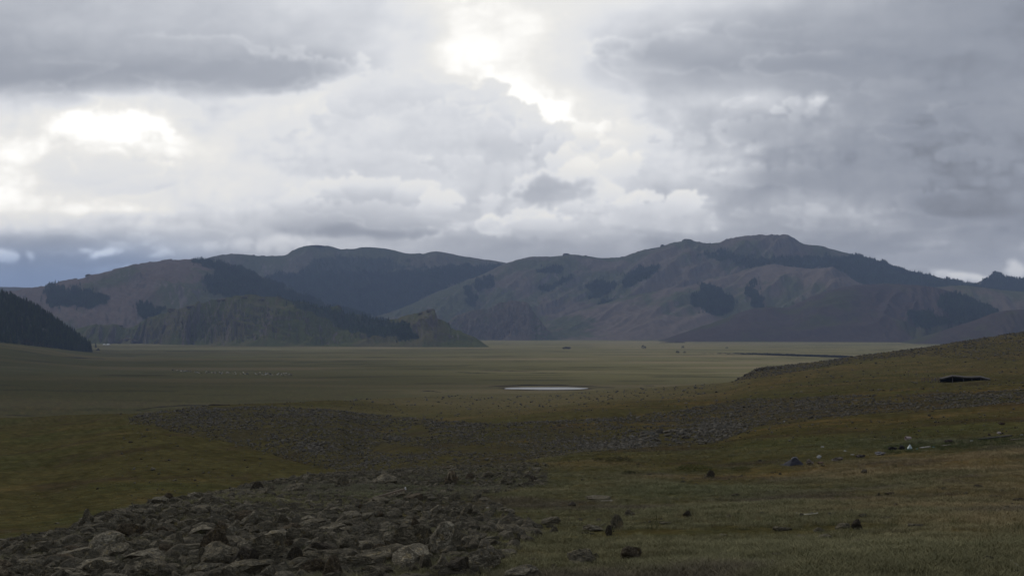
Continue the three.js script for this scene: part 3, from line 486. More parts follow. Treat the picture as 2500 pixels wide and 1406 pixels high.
forest('B', [[640, 676], [690, 663], [760, 668], [850, 664], [920, 668], [1000, 664], [1060, 655], [1120, 648], [1200, 648], [1240, 650], [1190, 672], [1120, 692], [1060, 716], [1000, 745], [930, 776], [860, 770], [760, 735]], 7000, 'wide blue-green forest filling the valley below the distant mountains', { ragged: 16 });
forest('B', [[730, 672], [760, 640], [800, 622], [900, 630], [980, 640], [1040, 650], [900, 668]], 260, 'thin scattered trees on the face of the distant peak', { ragged: 30 });
forest('C', [[1428, 702], [1450, 690], [1488, 685], [1506, 712], [1470, 724], [1440, 729]], 520, 'dark patch of trees on the right range below the crest');
forest('C', [[1512, 690], [1532, 672], [1560, 656], [1620, 648], [1618, 660], [1585, 678], [1545, 697], [1515, 710]], 520, 'long patch of trees rising to the right on the right range');
forest('C', [[1318, 705], [1360, 690], [1400, 670], [1398, 682], [1360, 700], [1330, 712]], 160, 'thin line of trees on the right range left of the dark patch');
forest('C', [[1308, 658], [1340, 652], [1380, 655], [1372, 666], [1320, 666]], 120, 'small thicket high on the left end of the right range');
forest('C', [[1155, 690], [1185, 675], [1212, 682], [1208, 700], [1175, 710]], 220, 'patch of trees beside the valley at the range\'s left end', { sMax: 0.9 });
forest('C', [[1130, 700], [1150, 698], [1155, 722], [1175, 745], [1150, 752], [1135, 745]], 220, 'narrow column of trees above the rocky knoll', { sMax: 0.9 });
forest('C', [[1700, 622], [1760, 615], [1830, 626], [1880, 632], [1850, 648], [1780, 640]], 240, 'scattered trees below the summit of the right range', { ragged: 24 });
forest('C', [[1790, 640], [1850, 634], [1905, 624], [1980, 622], [2060, 630], [2090, 624], [2150, 640], [2250, 670], [2350, 692], [2430, 706], [2520, 722], [2400, 730], [2200, 722], [2100, 696], [2055, 668], [2035, 652], [1990, 660], [1930, 652], [1885, 646], [1830, 656]], 5200, 'dark forest cloaking the right shoulder of the highest mountain', { ragged: 18 });
forest('C2', [[1690, 722], [1705, 715], [1712, 695], [1735, 699], [1765, 712], [1790, 735], [1795, 750], [1775, 768], [1750, 772], [1715, 758], [1695, 742]], 1300, 'large egg-shaped wood on the brown spur', { ragged: 11 });
forest('C2', [[1818, 714], [1830, 708], [1850, 715], [1863, 730], [1868, 750], [1842, 750], [1838, 735]], 380, 'slim dark wood right of the egg-shaped wood', { ragged: 11 });
forest('C2', [[1828, 690], [1845, 684], [1852, 700], [1838, 704]], 50, 'few trees just above the slim dark wood', { ragged: 12 });
forest('C', [[1455, 742], [1475, 735], [1500, 738], [1508, 752], [1480, 756]], 160, 'small clump of trees low on the right range', { sMax: 0.8 });
forest('D', [[2422, 672], [2436, 668], [2455, 676], [2520, 684], [2520, 720], [2440, 712], [2400, 700]], 900, 'forest on the farthest hill at the right edge');
forest('C3', [[2212, 766], [2230, 762], [2260, 768], [2300, 778], [2332, 790], [2290, 800], [2262, 805], [2235, 788]], 700, 'dark wood low in the fold of the rounded hill', { ragged: 12 });
forest('C3', [[2290, 745], [2310, 718], [2340, 720], [2400, 742], [2430, 752], [2462, 754], [2420, 772], [2385, 784], [2330, 796], [2318, 772]], 1100, 'dark wood on the right slope of the rounded hill', { ragged: 13 });
forest('M1', [[678, 722], [712, 731], [764, 746], [800, 755], [842, 769], [890, 772], [937, 783], [985, 790], [1005, 815], [960, 822], [890, 818], [830, 800], [790, 778], [730, 750]], 400, 'wood of conifers on the right side of the craggy hill', { hMin: 10, hMax: 16, tone: 1.25, ragged: 14 });
forest('M1', [[955, 806], [985, 800], [1015, 812], [1018, 830], [975, 834]], 90, 'dark clump of conifers at the foot of the craggy hill', { hMin: 9, hMax: 14, tone: 1.1, ragged: 12 });
forest('M1', [[610, 755], [650, 748], [700, 760], [660, 790], [620, 800]], 40, 'few scattered conifers on the face of the craggy hill', { hMin: 7, hMax: 11, tone: 1.2 });

// single conifers, each with trunk and crown
const crownMats = [green(0.03, 0.041, 0.01), green(0.024, 0.034, 0.009), green(0.038, 0.046, 0.011), green(0.018, 0.026, 0.007)];
const treeProtos = nearCrowns.map((c, k) => { const t = new THREE.Group(); const tr = new THREE.Mesh(trunkGeo, bark), cr = new THREE.Mesh(c, crownMats[k]); tr.name = 'trunk'; cr.name = 'crown'; for (const m of [tr, cr]) { m.castShadow = m.receiveShadow = true; t.add(m); } return t; });
function tree(X, Y, Z, h, k, q, label, group) { const t = treeProtos[k % 4].clone(); t.name = numbered('conifer_tree'); t.position.set(X, Y - 0.2, Z); t.scale.set(h * (0.9 + 0.35 * q()), h, h * (0.9 + 0.35 * q())); t.rotation.y = q() * 6.28; t.traverse((o) => { o.castShadow = o.receiveShadow = true; }); scene.add(t); return tag(t, label, 'tree', group); }
{
  const q = rng(901), H = hills.W1, mats = [[], [], [], []], cols = [[], [], [], []], front = [];
  for (let i = 0; i < 4200; i++) {
    const az = lerp(AZ(-420), AZ(222), q()), s = Math.pow(q(), 0.9) * 1.05 - 0.01, [X, Y, Z] = H.surf(az, s), [px, py] = seen(X, Y, Z);
    if (px > 95 && px < 140 && s < 0.1 && q() < 0.5) continue;
    front.push([py, px, X, Y, Z, s, q()]);
  }
  // those along the lower edge, nearest, are single trees; the rest of the wood reads as one mass
  const edge = front.filter((f) => f[5] < 0.12 && f[1] > -6 && f[1] < 236).slice(0, 72), set = new Set(edge);
  edge.forEach((f, i) => tree(f[2], f[3], f[4], 13 + 6 * f[6], i, q, 'conifer at the wooded hill\'s foot, ' + (f[1] < 60 ? 'near the picture\'s left edge' : f[1] < 110 ? 'among the yellowish bushes' : f[1] < 165 ? 'right of the yellowish bushes' : 'near the lone conifer') + (f[6] > 0.66 ? ', a taller one' : f[6] < 0.33 ? ', a shorter one' : ''), 'conifers along the foot of the wooded hill'));
  front.forEach((f, i) => { if (set.has(f)) return; const k = i % 4, h = 9 + 12 * f[6], w = h * (0.95 + 0.4 * q()), v = 0.5 + 0.9 * q(), yel = q() < 0.06 ? 1.5 : 1; mats[k].push(M4(f[2], f[3] - 0.3, f[4], w, h, w, q() * 6.28)); cols[k].push(tint(0.032 * v * yel, 0.042 * v * (0.6 + 0.4 * yel), 0.002 * v)); });
  mats.forEach((m, k) => stuff('conifer_forest', nearCrowns[k], forestMat, m, cols[k], 'dense dark conifer wood covering the hill at the left edge', 'forest'));
  const g = onGround(232, 848.5, 1800, 3600);
  tree(g.x, g.y, g.z, 17, 1, q, 'lone conifer standing just right of the wooded hill', null);
  const g2 = onGround(221, 845, 1800, 3600); tree(g2.x, g2.y, g2.z, 9, 2, q, 'small conifer between the wood\'s edge and the lone conifer', null);
  for (const [x, y, w, h, label] of [[62, 836, 26, 16, 'yellowish bush at the foot of the wooded hill, the left one'], [92, 838, 22, 13, 'yellowish bush at the foot of the wooded hill, the middle one'], [118, 841, 16, 9, 'yellowish bush at the foot of the wooded hill, the right one']]) { const [X, Y, Z] = H.surf(AZ(x), 0.012), sc = Math.hypot(X, Z) / F, t = thing('bush', X, Y - 0.3, Z, 0), fo = mesh('foliage', roundBush(x + 5, 260, 0.16), green(0.06, 0.05, 0.018), t); fo.scale.set(w * sc, h * sc * 1.5, w * sc); const st = mesh('stem', trunkGeo, bark, t); st.scale.set(w * sc * 2, h * sc, w * sc * 2); tag(t, label, 'bush'); }
  // a few on the skyline of the craggy hill
  const M = hills.M1;
  for (let i = 0; i < 26; i++) { const px = i < 5 ? 668 + i * 4 : 690 + q() * 270, [X, Y, Z] = M.surf(AZ(px), i < 5 ? 1.0 : 0.86 + 0.13 * q()); tree(X, Y, Z, i < 5 ? 7 + 4 * q() : 9 + 6 * q(), i, q, i < 5 ? 'conifer in the small group on the craggy hill\'s top' : 'conifer on the right-hand skyline of the craggy hill', i < 5 ? 'conifers on the craggy hilltop' : 'conifers along the craggy skyline'); }
}
{ // the riverside thicket across the valley and its outlying bushes
  const q = rng(33), mats = [], cols = [], line = [[1690, 862.5], [1790, 863.5], [1850, 865], [1900, 866.5], [1960, 868], [2040, 870], [2110, 873]];
  for (let i = 0; i < 620; i++) {
    const k = Math.sqrt(q()) * (line.length - 1.001), a = Math.floor(k), x = lerp(line[a][0], line[a + 1][0], k - a), y = lerp(line[a][1], line[a + 1][1], k - a), az = AZ(x), r = EYE / (y - HORIZON) * F * (1 + 0.03 * q()), X = Math.sin(az) * r, Z = -Math.cos(az) * r;
    const h = (1.2 + 3 * sstep(1690, 1850, x)) * (0.6 + 0.6 * q()), w = 7 + 6 * q(), v = 0.8 + 0.5 * q(); mats.push(M4(X, ground(X, Z) - 0.3, Z, w, h * 1.4, w, q() * 6)); cols.push(tint(0.048 * v, 0.046 * v, 0.036 * v));
  }
  stuff('riverside_thicket', roundBush(41, 90, 0.2), forestMat, mats, cols, 'long dark thicket along the river across the valley', 'thicket');
  const B = [[1655, 862, 9, 'bush left of the riverside thicket, outermost one'], [1672, 862, 7, 'bush between the outermost bush and the riverside thicket'], [1572, 851, 12, 'dark bush alone on the valley floor below the right range'], [1668, 850, 8, 'dark bush above the outermost riverside bush'], [1775, 851, 6, 'tiny dark bush above the riverside thicket']];
  for (const [x, y, w, label] of B) { const g = onGround(x, y, 1500, 5000), t = thing('bush', g.x, g.y, g.z, x); const f = mesh('foliage', roundBush(x, 140, 0.2), green(0.03, 0.033, 0.022), t); f.scale.set(w * g.scale, w * g.scale * 1.1, w * g.scale); const st = mesh('stem', trunkGeo, bark, t); st.scale.set(w * g.scale * 1.5, w * g.scale * 0.5, w * g.scale * 1.5); tag(t, label, 'bush'); }
}

// ---------------------------------------------------------------- rocks
function rockGeo(seed, { sx = 1, sy = 0.7, sz = 0.85, cuts = 9, rough = 0.075, detail = 9, lean = 0, peak = 0 }) {
  const q = rng(seed), g = mergeVertices((() => { const s = new THREE.IcosahedronGeometry(1, detail); s.deleteAttribute('uv'); s.deleteAttribute('normal'); return s; })());
  const P = g.attributes.position, planes = [];
  for (let i = 0; i < cuts + 5; i++) { const z = q() * 2 - 1, a = q() * 6.283, r = Math.sqrt(1 - z * z); planes.push([r * Math.cos(a), z, r * Math.sin(a), 0.46 + 0.36 * q()]); }
  const uv = new Float32Array(P.count * 2), o = seed * 3.7;
  for (let i = 0; i < P.count; i++) {
    let x = P.getX(i), y = P.getY(i), z = P.getZ(i); const nx = x, ny = y, nz = z;
    for (const [a, b, c, d] of planes) { const k = x * a + y * b + z * c - d; if (k > 0) { x -= a * k * 0.94; y -= b * k * 0.94; z -= c * k * 0.94; } }
    const n = fbm3(x * 2.6 + o, y * 2.6, z * 2.6, 4, seed, 0.6) * 1.2, crack = Math.pow(1 - Math.abs(n3(x * 2.4 + o, y * 3.2, z * 2.4, seed + 7)), 9);
    const d = rough * n * 1.5 - rough * 0.9 * crack + rough * 0.3 * n3(x * 11, y * 11, z * 11, seed + 3) + rough * 0.25 * n3(x * 23, y * 23, z * 23, seed + 5);
    x += nx * d; y += ny * d; z += nz * d;
    if (peak) { const k = 1 - peak * clamp(y + 0.3) ; x *= k; z *= k; y *= 1 + peak * 0.5; }
    x += lean * y;
    P.setXYZ(i, x * 0.5 * sx, y * 0.5 * sy, z * 0.5 * sz);
    uv[2 * i] = (Math.atan2(nz, nx) / 6.283) * 2 + seed * 0.37; uv[2 * i + 1] = ny * 0.75 + seed * 0.61;
  }
  g.setAttribute('uv', new THREE.BufferAttribute(uv, 2)); return toCreasedNormals(g, 0.55);
}
const SHAPES = [['blocky', { sy: 0.75, cuts: 8 }], ['slab-like', { sy: 0.36, sz: 0.95, cuts: 7 }], ['pointed', { sy: 0.8, peak: 0.38, cuts: 10, rough: 0.1 }], ['blunt', { sy: 0.66, cuts: 8, rough: 0.075 }], ['wedge-shaped', { sy: 0.62, lean: 0.5, cuts: 9 }], ['hump-backed', { sy: 0.55, cuts: 8, rough: 0.08 }], ['angular', { sy: 0.72, sz: 0.7, cuts: 12 }], ['broad low', { sy: 0.42, sx: 1.1, cuts: 9, rough: 0.1 }]];
const rockGeos = SHAPES.map(([, o], k) => rockGeo(11 + k, o)), rockGeos2 = SHAPES.map(([, o], k) => rockGeo(41 + k * 3, o));
const stoneGeos = SHAPES.map(([, o], k) => rockGeo(71 + k, { ...o, detail: 2, rough: 0.09 })), rubbleGeos = SHAPES.map(([, o], k) => rockGeo(91 + k, { ...o, detail: 5, rough: 0.05, cuts: (o.cuts ?? 8) + 5 }));
const TONES = [['grey', [0.42, 0.38, 0.30]], ['pale grey', [0.52, 0.475, 0.385]], ['brownish grey', [0.29, 0.24, 0.18]], ['dark', [0.21, 0.185, 0.155]]];
const rockMats = TONES.map(([, c]) => new THREE.MeshPhysicalMaterial({ color: tint(...c), map: rockMap, bumpMap: rockBump, bumpScale: 0.015, roughness: 1, specularIntensity: 0.15 }));
const stoneMat = new THREE.MeshPhysicalMaterial({ color: 0xffffff, roughness: 1, specularIntensity: 0 });
const rubbleMat = new THREE.MeshPhysicalMaterial({ color: 0xffffff, map: rockMap, bumpMap: rockBump, bumpScale: 0.012, roughness: 1, specularIntensity: 0.15 });
const placed = [];                                // [x, z, radius] of what already lies on the ground
function rock(x, y, w, h, shape, tone, label, group, turn, alt = false) { // x, y: pixel of the foot; w, h: size in pixels
  const g = onGround(x, y), W = w * g.scale, G = alt ? rockGeos2[shape] : rockGeos[shape], box = SHAPES[shape][1];
  const m = mesh('rock', G, rockMats[tone]); const H = h * g.scale / (0.85 * (box.sy + 0.05));
  m.scale.set(W, clamp(H, W * 0.45, W * 2.2), W * 0.9); m.rotation.set(0, turn ?? (x * 1.7 + y), 0); m.position.set(g.x, g.y + 0.2 * h * g.scale, g.z);
  const up = W * 0.2; m.position.x += Math.sin(Math.atan2(g.x, -g.z)) * up; m.position.z -= Math.cos(Math.atan2(g.x, -g.z)) * up;
  placed.push([m.position.x, m.position.z, W * 0.5, g.r]);
  return tag(m, label, 'rock', group);
}
// those that stand out, one by one
const ROCKS = [
  [1410, 1378, 108, 62, 5, 0, 'large lichen-crusted grey boulder left of the blunt brown boulder'], [1540, 1370, 96, 54, 0, 2, 'blunt brown boulder with a pale lichen patch, beside the lichen-crusted one'], [1600, 1358, 34, 9, 1, 0, 'low flat stone touching the right side of the blunt brown boulder'],
  [1505, 1293, 50, 42, 2, 0, 'tall leaning grey rock behind the two large boulders'], [1452, 1298, 64, 22, 7, 1, 'pale broken slab left of the tall leaning rock'], [1488, 1308, 34, 30, 2, 3, 'dark pointed rock in front of the tall leaning rock'],
  [1537, 1260, 40, 24, 3, 0, 'round-topped grey rock alone in the grass above the boulders'], [1679, 1264, 30, 22, 6, 3, 'dark split rock in the grass right of the boulders'], [1458, 1221, 78, 15, 1, 0, 'long flat grey slab with a white stick lying before it'],
  [1399, 1236, 32, 14, 5, 3, 'dark hump left of the long flat slab'], [1362, 1240, 24, 9, 7, 0, 'small stone beside the dark hump'], [1345, 1282, 62, 30, 0, 0, 'double-topped grey rock left of the pale broken slab'], [1270, 1282, 48, 22, 5, 1, 'pale dome-shaped rock at the right of the rock field'],
  [1270, 1296, 62, 10, 1, 1, 'thin mossy slab below the pale dome-shaped rock'], [1352, 1304, 36, 26, 6, 0, 'angular rock below the double-topped rock'], [1764, 1310, 30, 10, 1, 1, 'pale flat stone in the open grass below the white curved bone'], [1796, 1213, 24, 12, 5, 3, 'dark low rock in the grass left of the two-part rock'],
  [1732, 1392, 66, 20, 7, 0, 'long grey rock at the bottom edge right of the boulders'], [1788, 1362, 58, 20, 4, 1, 'pale slanting stone above the long grey rock'], [1284, 1412, 116, 38, 5, 1, 'pale rough boulder cut by the bottom edge'], [1302, 1372, 50, 14, 7, 0, 'low stone above the pale rough boulder'],
  [1100, 1184, 58, 40, 2, 2, 'dark pyramid-shaped rock with white streaks on its peak'], [1146, 1172, 34, 22, 6, 2, 'brown rock right behind the dark pyramid rock'], [1190, 1168, 42, 22, 3, 0, 'grey rock with a flat top right of the dark pyramid rock'], [1236, 1166, 24, 14, 2, 0, 'little pointed rock at the right end of the crest'], [1308, 1150, 36, 14, 1, 1, 'pale slab on the far right of the crest'], [1305, 1180, 40, 24, 6, 3, 'dark angular rock near the right end of the rock field'], [1290, 1164, 28, 16, 0, 2, 'brownish block between the pale slab and the dark angular rock'], [1325, 1186, 26, 12, 5, 0, 'rightmost low rock of the rock field beside bare grass'],
  [1735, 1166, 34, 20, 2, 3, 'dark peaked rock in the grass below the bushes'], [2111, 1160, 26, 22, 0, 3, 'dark upright block alone in the grass below the litter'], [2094, 1294, 38, 32, 6, 3, 'black jagged rock, the darkest of the lower right group'], [2111, 1263, 34, 10, 7, 3, 'flat dark rock behind the black jagged rock'], [2167, 1270, 32, 12, 4, 3, 'small dark rock right of the black jagged rock'],
  [2060, 1290, 60, 22, 5, 0, 'broad grey rock touching the black jagged rock on its left'], [2018, 1314, 44, 12, 1, 1, 'pale tilted slab below the broad grey rock'], [1955, 1314, 38, 10, 1, 0, 'thin grey slab left of the pale tilted slab'], [1913, 1297, 52, 16, 7, 0, 'wide low grey rock at the left of the lower right group'], [1999, 1298, 34, 14, 3, 1, 'small pale rock between the wide low rock and the broad grey rock'], [2147, 1214, 20, 12, 2, 3, 'left part of the two-part rock in the grass'], [2172, 1208, 26, 10, 5, 2, 'right part of the two-part rock in the grass'],
  [2222, 1220, 28, 8, 1, 2, 'brown stone right of the two-part rock'], [2427, 1214, 32, 9, 4, 3, 'dark wedge of stone near the right edge'], [2388, 1190, 26, 9, 5, 3, 'dark low stone above the dark wedge of stone'], [2488, 1224, 30, 12, 5, 3, 'dark stone cut by the right edge'], [2240, 1288, 50, 14, 7, 0, 'dark-ended grey rock right of the small dark rock'], [2300, 1292, 26, 6, 1, 2, 'flat brown stone in the grass right of the dark-ended rock'], [1892, 1384, 40, 22, 5, 0, 'grey rock at the bottom right of the pale slanting stone'], [1905, 1358, 36, 16, 4, 0, 'sloping grey rock just above another near the bottom edge'], [1817, 1354, 42, 10, 1, 1, 'flat pale stone half sunk in grass near the bottom'], [2098, 1326, 56, 14, 4, 0, 'long sloping grey stone below the black jagged rock'], [2020, 1358, 30, 7, 1, 1, 'sliver of pale stone in the grass near the bottom'],
  [1845, 1262, 24, 9, 7, 0, 'grey stone left of the white curved bone'], [1625, 1280, 30, 9, 7, 0, 'low stone in the grass right of the round-topped rock'], [1660, 1342, 30, 10, 5, 0, 'low stone right of the blunt brown boulder'], [1855, 1330, 32, 9, 7, 0, 'low stone above the flat pale half-sunk stone'],
  [512, 1232, 56, 30, 0, 1, 'pale block on the skyline of the rock field'], [628, 1200, 46, 28, 2, 3, 'dark peaked rock on the crest right of the pale block'], [720, 1200, 80, 34, 5, 0, 'massive grey hump on the crest of the rock field'], [345, 1258, 52, 22, 4, 0, 'tilted rock at the left end of the crest'], [290, 1266, 40, 20, 6, 3, 'dark rock on the crest left of the tilted rock'], [105, 1306, 34, 12, 7, 3, 'dark flat rock on the crest near the left edge'], [40, 1330, 40, 22, 0, 2, 'brown cracked rock at the left edge of the crest'], [945, 1185, 90, 36, 5, 0, 'great rough grey rock above the notched plank'], [1010, 1222, 74, 24, 0, 2, 'brownish block at the right end of the notched plank'], [930, 1232, 62, 26, 4, 0, 'wedge of rock below the notched plank'],
  [700, 1340, 70, 38, 5, 2, 'brownish rounded rock above the two white scraps'], [650, 1352, 66, 30, 0, 0, 'grey block left of the brownish rounded rock'], [735, 1305, 60, 26, 4, 1, 'pale rock under the yellowish stone'], [1050, 1342, 58, 42, 5, 1, 'pale speckled rock in the lower middle of the rock field'], [1045, 1312, 34, 30, 2, 3, 'dark horned rock behind the pale speckled rock'], [860, 1325, 60, 26, 4, 0, 'grey wedge left of the pale speckled rock'], [180, 1370, 110, 42, 0, 1, 'big pale flat-topped boulder at the lower left'], [355, 1412, 130, 56, 5, 0, 'biggest boulder of the field, at the bottom left'], [480, 1330, 72, 32, 4, 0, 'grey wedge in the middle of the left rock field'], [60, 1415, 70, 40, 6, 0, 'rock in the bottom left corner'],
  [372, 1148, 18, 10, 3, 1, 'pale stone alone on the grassy spur'], [424, 1174, 12, 5, 7, 0, 'low stone right of the pale stone on the grassy spur'], [386, 1158, 10, 4, 7, 0, 'tiny stone touching the pale stone on the grassy spur'], [236, 1195, 7, 6, 3, 3, 'dark stone on the lower grassy spur'], [348, 1068, 14, 6, 7, 3, 'dark stone near the ridge of the grassy spur'], [318, 1081, 12, 6, 7, 2, 'brown stone below the ridge of the grassy spur'], [200, 1268, 20, 5, 1, 1, 'pale flat stone on the grassy spur above the crest rocks'], [137, 1279, 16, 5, 1, 0, 'flat stone left of the pale flat one above the crest rocks'],
];
ROCKS.forEach(([x, y, w, h, s, t, l], i) => rock(x, y, w, h, s, t, l, null, undefined, i % 2 === 1));
{ // bird droppings down the peak of the pyramid-shaped rock
  const m = scene.children.find((o) => o.userData.label?.startsWith('dark pyramid-shaped')), g = m.geometry.clone(), P = g.attributes.position, c = new Float32Array(P.count * 3);
  for (let i = 0; i < P.count; i++) { const x = P.getX(i), y = P.getY(i), z = P.getZ(i), w = sstep(0.05, 0.3, n3(x * 22, y * 7, z * 22, 5) - 0.2 + 1.1 * clamp(y * 2.2)) * sstep(0.02, 0.2, y) * sstep(-0.1, 0.2, n2(x * 9, z * 9, 6) + 0.15); for (let k = 0; k < 3; k++) c[i * 3 + k] = 1 + 2.2 * w; }
  g.setAttribute('color', new THREE.BufferAttribute(c, 3)); m.geometry = g; m.material = m.material.clone(); m.material.vertexColors = true;
}
// the rest of the jumbled field: largest rocks singly, small ones as rubble between them
const MARKS = [[940, 1215, 'the notched plank'], [1100, 1165, 'the dark pyramid rock'], [720, 1265, 'the yellowish stone'], [645, 1357, 'the two white scraps'], [355, 1385, 'the biggest boulder'], [180, 1350, 'the big pale flat-topped boulder'], [512, 1215, 'the pale block on the skyline'], [1050, 1325, 'the pale speckled rock'], [345, 1245, 'the tilted rock on the crest'], [1284, 1390, 'the pale rough boulder'], [480, 1315, 'the grey wedge in the left field'], [40, 1320, 'the brown cracked rock'], [1350, 1270, 'the double-topped rock'], [780, 1180, 'the massive hump on the crest']];
{
  const q = rng(2024), names = new Map(); let made = 0;
  for (let t = 0; t < 9000 && made < 222; t++) {
    const x = -40 + q() * 1390, y = 1125 + Math.pow(q(), 0.75) * 300;
    if (!polyIn(F_FIELD, x, y)) continue;
    const sparse = sstep(780, 1250, x + (y - 1250) * 0.5); if (q() < sparse * 0.5) continue;
    if (fbm(x / 60, y / 30, 3, 88) < -0.28 - 0.2 * (1 - sparse)) continue;
    const g = onGround(x, y), late = made / 222, W = lerp(0.64, 0.22, Math.pow(late, 0.6)) * (0.75 + 0.5 * q());
    if (placed.some((p) => Math.hypot(p[0] - g.x, p[1] - g.z) < (p[2] + W * 0.5) * 0.74)) continue;
    const s = [0, 1, 7, 3, 4, 5, 6, 7, 1, 5, 4, 2][Math.floor(q() * 12)], k = q(), tone = k < 0.55 ? 0 : k < 0.83 ? 1 : k < 0.95 ? 2 : 3, w = W / g.scale;
    const near = MARKS.map((m) => [Math.hypot(m[0] - x, (m[1] - y) * 1.5), m]).sort((a, b) => a[0] - b[0])[0][1];
    const rel = Math.abs(x - near[0]) > Math.abs(y - near[1]) * 1.5 ? (x < near[0] ? 'left of' : 'right of') : y < near[1] ? 'behind' : 'in front of';
    const size = W > 0.56 ? 'large ' : W > 0.38 ? 'medium ' : 'small ', label = size + TONES[tone][0] + ' ' + SHAPES[s][0] + ' rock ' + rel + ' ' + near[2];
    rock(x, y, w, w * SHAPES[s][1].sy * (0.8 + 0.35 * q()), s, tone, label, 'rocks of the jumbled field', q() * 6.28, q() < 0.5); made++;
  }
  // rubble
  const mats = SHAPES.map(() => []), cols = SHAPES.map(() => []);
  const drop = (X, Z, size, grey) => { const k = Math.floor(q() * 8), v = grey * (0.7 + 0.6 * q()), w = q() * 0.02; mats[k].push(M4(X, ground(X, Z) + size * 0.06, Z, size * (0.8 + 0.6 * q()), size * (0.7 + 0.5 * q()), size * (0.6 + 0.4 * q()), q() * 6.28, (q() - 0.5) * 0.5, (q() - 0.5) * 0.5)); cols[k].push(tint(v + w, v * 0.92 + w * 0.6, v * 0.76)); };
  const A0 = AZ(-150), A1 = AZ(2650);
  for (let i = 0; i < 26000; i++) {
    const az = lerp(A0, AZ(1380), q()), r = 9 + 55 * q(), X = Math.sin(az) * r, Z = -Math.cos(az) * r, [px, py] = seen(X, ground(X, Z), Z);
    if (!polyIn(F_FIELD, px, py) || q() < 0.55 * sstep(820, 1300, px + (py - 1250) * 0.5)) continue;
    drop(X, Z, 0.07 + 0.28 * Math.pow(q(), 2), 0.36);
  }
  for (let i = 0; i < 3200; i++) { const az = lerp(A0, A1, q()), r = 9 + 60 * q(), X = Math.sin(az) * r, Z = -Math.cos(az) * r; if (n2(X / 5, Z / 5, 44) > -0.1) drop(X, Z, 0.04 + 0.17 * Math.pow(q(), 3), 0.26); }
  mats.forEach((m, k) => stuff('rubble', rubbleGeos[k], rubbleMat, m, cols[k], 'loose rubble between the rocks of the jumbled field and in the near grass', 'rubble'));
  // stones of the slope across the gully, and of the right-hand hill
  const m2 = SHAPES.map(() => []), c2 = SHAPES.map(() => []);
  const drop2 = (X, Z, size, grey) => { const k = Math.floor(q() * 8), v = grey * (0.65 + 0.7 * q()), w = q() * 0.015; m2[k].push(M4(X, ground(X, Z) + size * 0.1, Z, size, size * (0.7 + 0.5 * q()), size, q() * 6.28, (q() - 0.5) * 0.5, (q() - 0.5) * 0.5)); c2[k].push(tint(v + w, v * 0.92 + w * 0.6, v * 0.76)); };
  const clusters = [[1620, 1070, 130, 26, 2.6], [1760, 1050, 90, 24, 1.9], [770, 1092, 60, 18, 2.0], [690, 1070, 70, 14, 1.5], [1490, 1088, 90, 10, 1.7], [400, 1000, 70, 10, 1.5], [1830, 1058, 40, 10, 1.9], [960, 1072, 26, 8, 2.4], [1180, 1130, 120, 10, 1.6]];
  for (let i = 0; i < 170000; i++) {
    const az = lerp(AZ(290), A1, q()), r = Math.exp(lerp(Math.log(62), Math.log(760), q())), X = Math.sin(az) * r, Z = -Math.cos(az) * r, Y = ground(X, Z), [px, py] = seen(X, Y, Z);
    const inS = polyIn(F_SLOPE, px, py) && (px > 820 || r > spurRidge(px) + 6), inH = !inS && polyIn(F_HILL, px, py);
    const den = inS ? 0.66 + 0.8 * fbm(px / 60, py / 18, 3, 55) + 1.0 * fbm(px / 200, py / 50, 3, 56) : inH ? 0.55 + 0.7 * fbm(px / 70, py / 18, 3, 57) : 0.03;
    if (q() > den + (inS && px < 950 ? 0.4 * (1 - sstep(700, 950, px)) * sstep(985, 1030, py) : 0)) continue;
    let k = 1; for (const [cx, cy, rx, ry, f] of clusters) { const d = Math.hypot((px - cx) / rx, (py - cy) / ry); if (d < 1) k = Math.max(k, 1 + (f - 1) * (1 - d * d)); }
    drop2(X, Z, (2.6 + 7 * Math.pow(q(), 3)) * k * r / F * (inH ? 0.8 : 1), 0.115);
  }
  m2.forEach((m, k) => stuff('scattered_stones', stoneGeos[k], stoneMat, m, c2[k], 'grey stones strewn over the slope across the gully and the right-hand hill', 'stones'));
  // the small crag where the right-hand hill meets the valley floor
  const crag = [[1806, 926, 14, 8], [1820, 919, 16, 8], [1836, 913, 18, 9], [1850, 906, 18, 9], [1866, 903, 22, 9], [1885, 901, 20, 7], [1905, 900, 16, 6]];
  crag.forEach(([x, y, w, h], i) => rock(x, y, w, h, [0, 6, 4, 0, 5, 6, 7][i], i % 2 ? 3 : 2, ['lowest rock of the dark crag at the tip of the right-hand hill', 'second rock up the dark crag at the hill\'s tip', 'third rock up the dark crag at the hill\'s tip', 'dark block below the top of the crag at the hill\'s tip', 'top rock of the dark crag at the hill\'s tip', 'rock just right of the crag\'s top', 'rightmost low rock of the crag on the hill'][i]));
}
// rocky mounds on the valley floor, outcrops along the mountain crests
for (const [x, y, w, h, label] of [[1384, 852, 30, 8, 'rocky mound alone on the valley floor'], [1385, 824, 56, 9, 'low rocky mound at the foot of the right range'], [1522, 826, 66, 12, 'long rocky mound at the foot of the brown spur'], [1650, 837, 84, 6, 'flat dark mound below the brown spur'], [1125, 845, 26, 8, 'rocks at the right end of the craggy hill'], [237, 856, 9, 8, 'grey rock just below the lone conifer'], [310, 839.5, 76, 22, 'dark rock outcrop left of the craggy hill, above the round tents']]) {
  const g = onGround(x, y, 1500, 6400), m = mesh('rocky_mound', rockGeo(x, { sy: 0.5, cuts: 6, rough: 0.16, detail: 9 }), rockMats[2]);
  m.scale.set(w * g.scale, 2.4 * h * g.scale, w * g.scale * 0.7); m.position.set(g.x, g.y + 0.1 * h * g.scale, g.z - w * g.scale * 0.2); m.rotation.y = x > 1000 ? 0.3 : 0; tag(m, label, 'rocky mound');
}
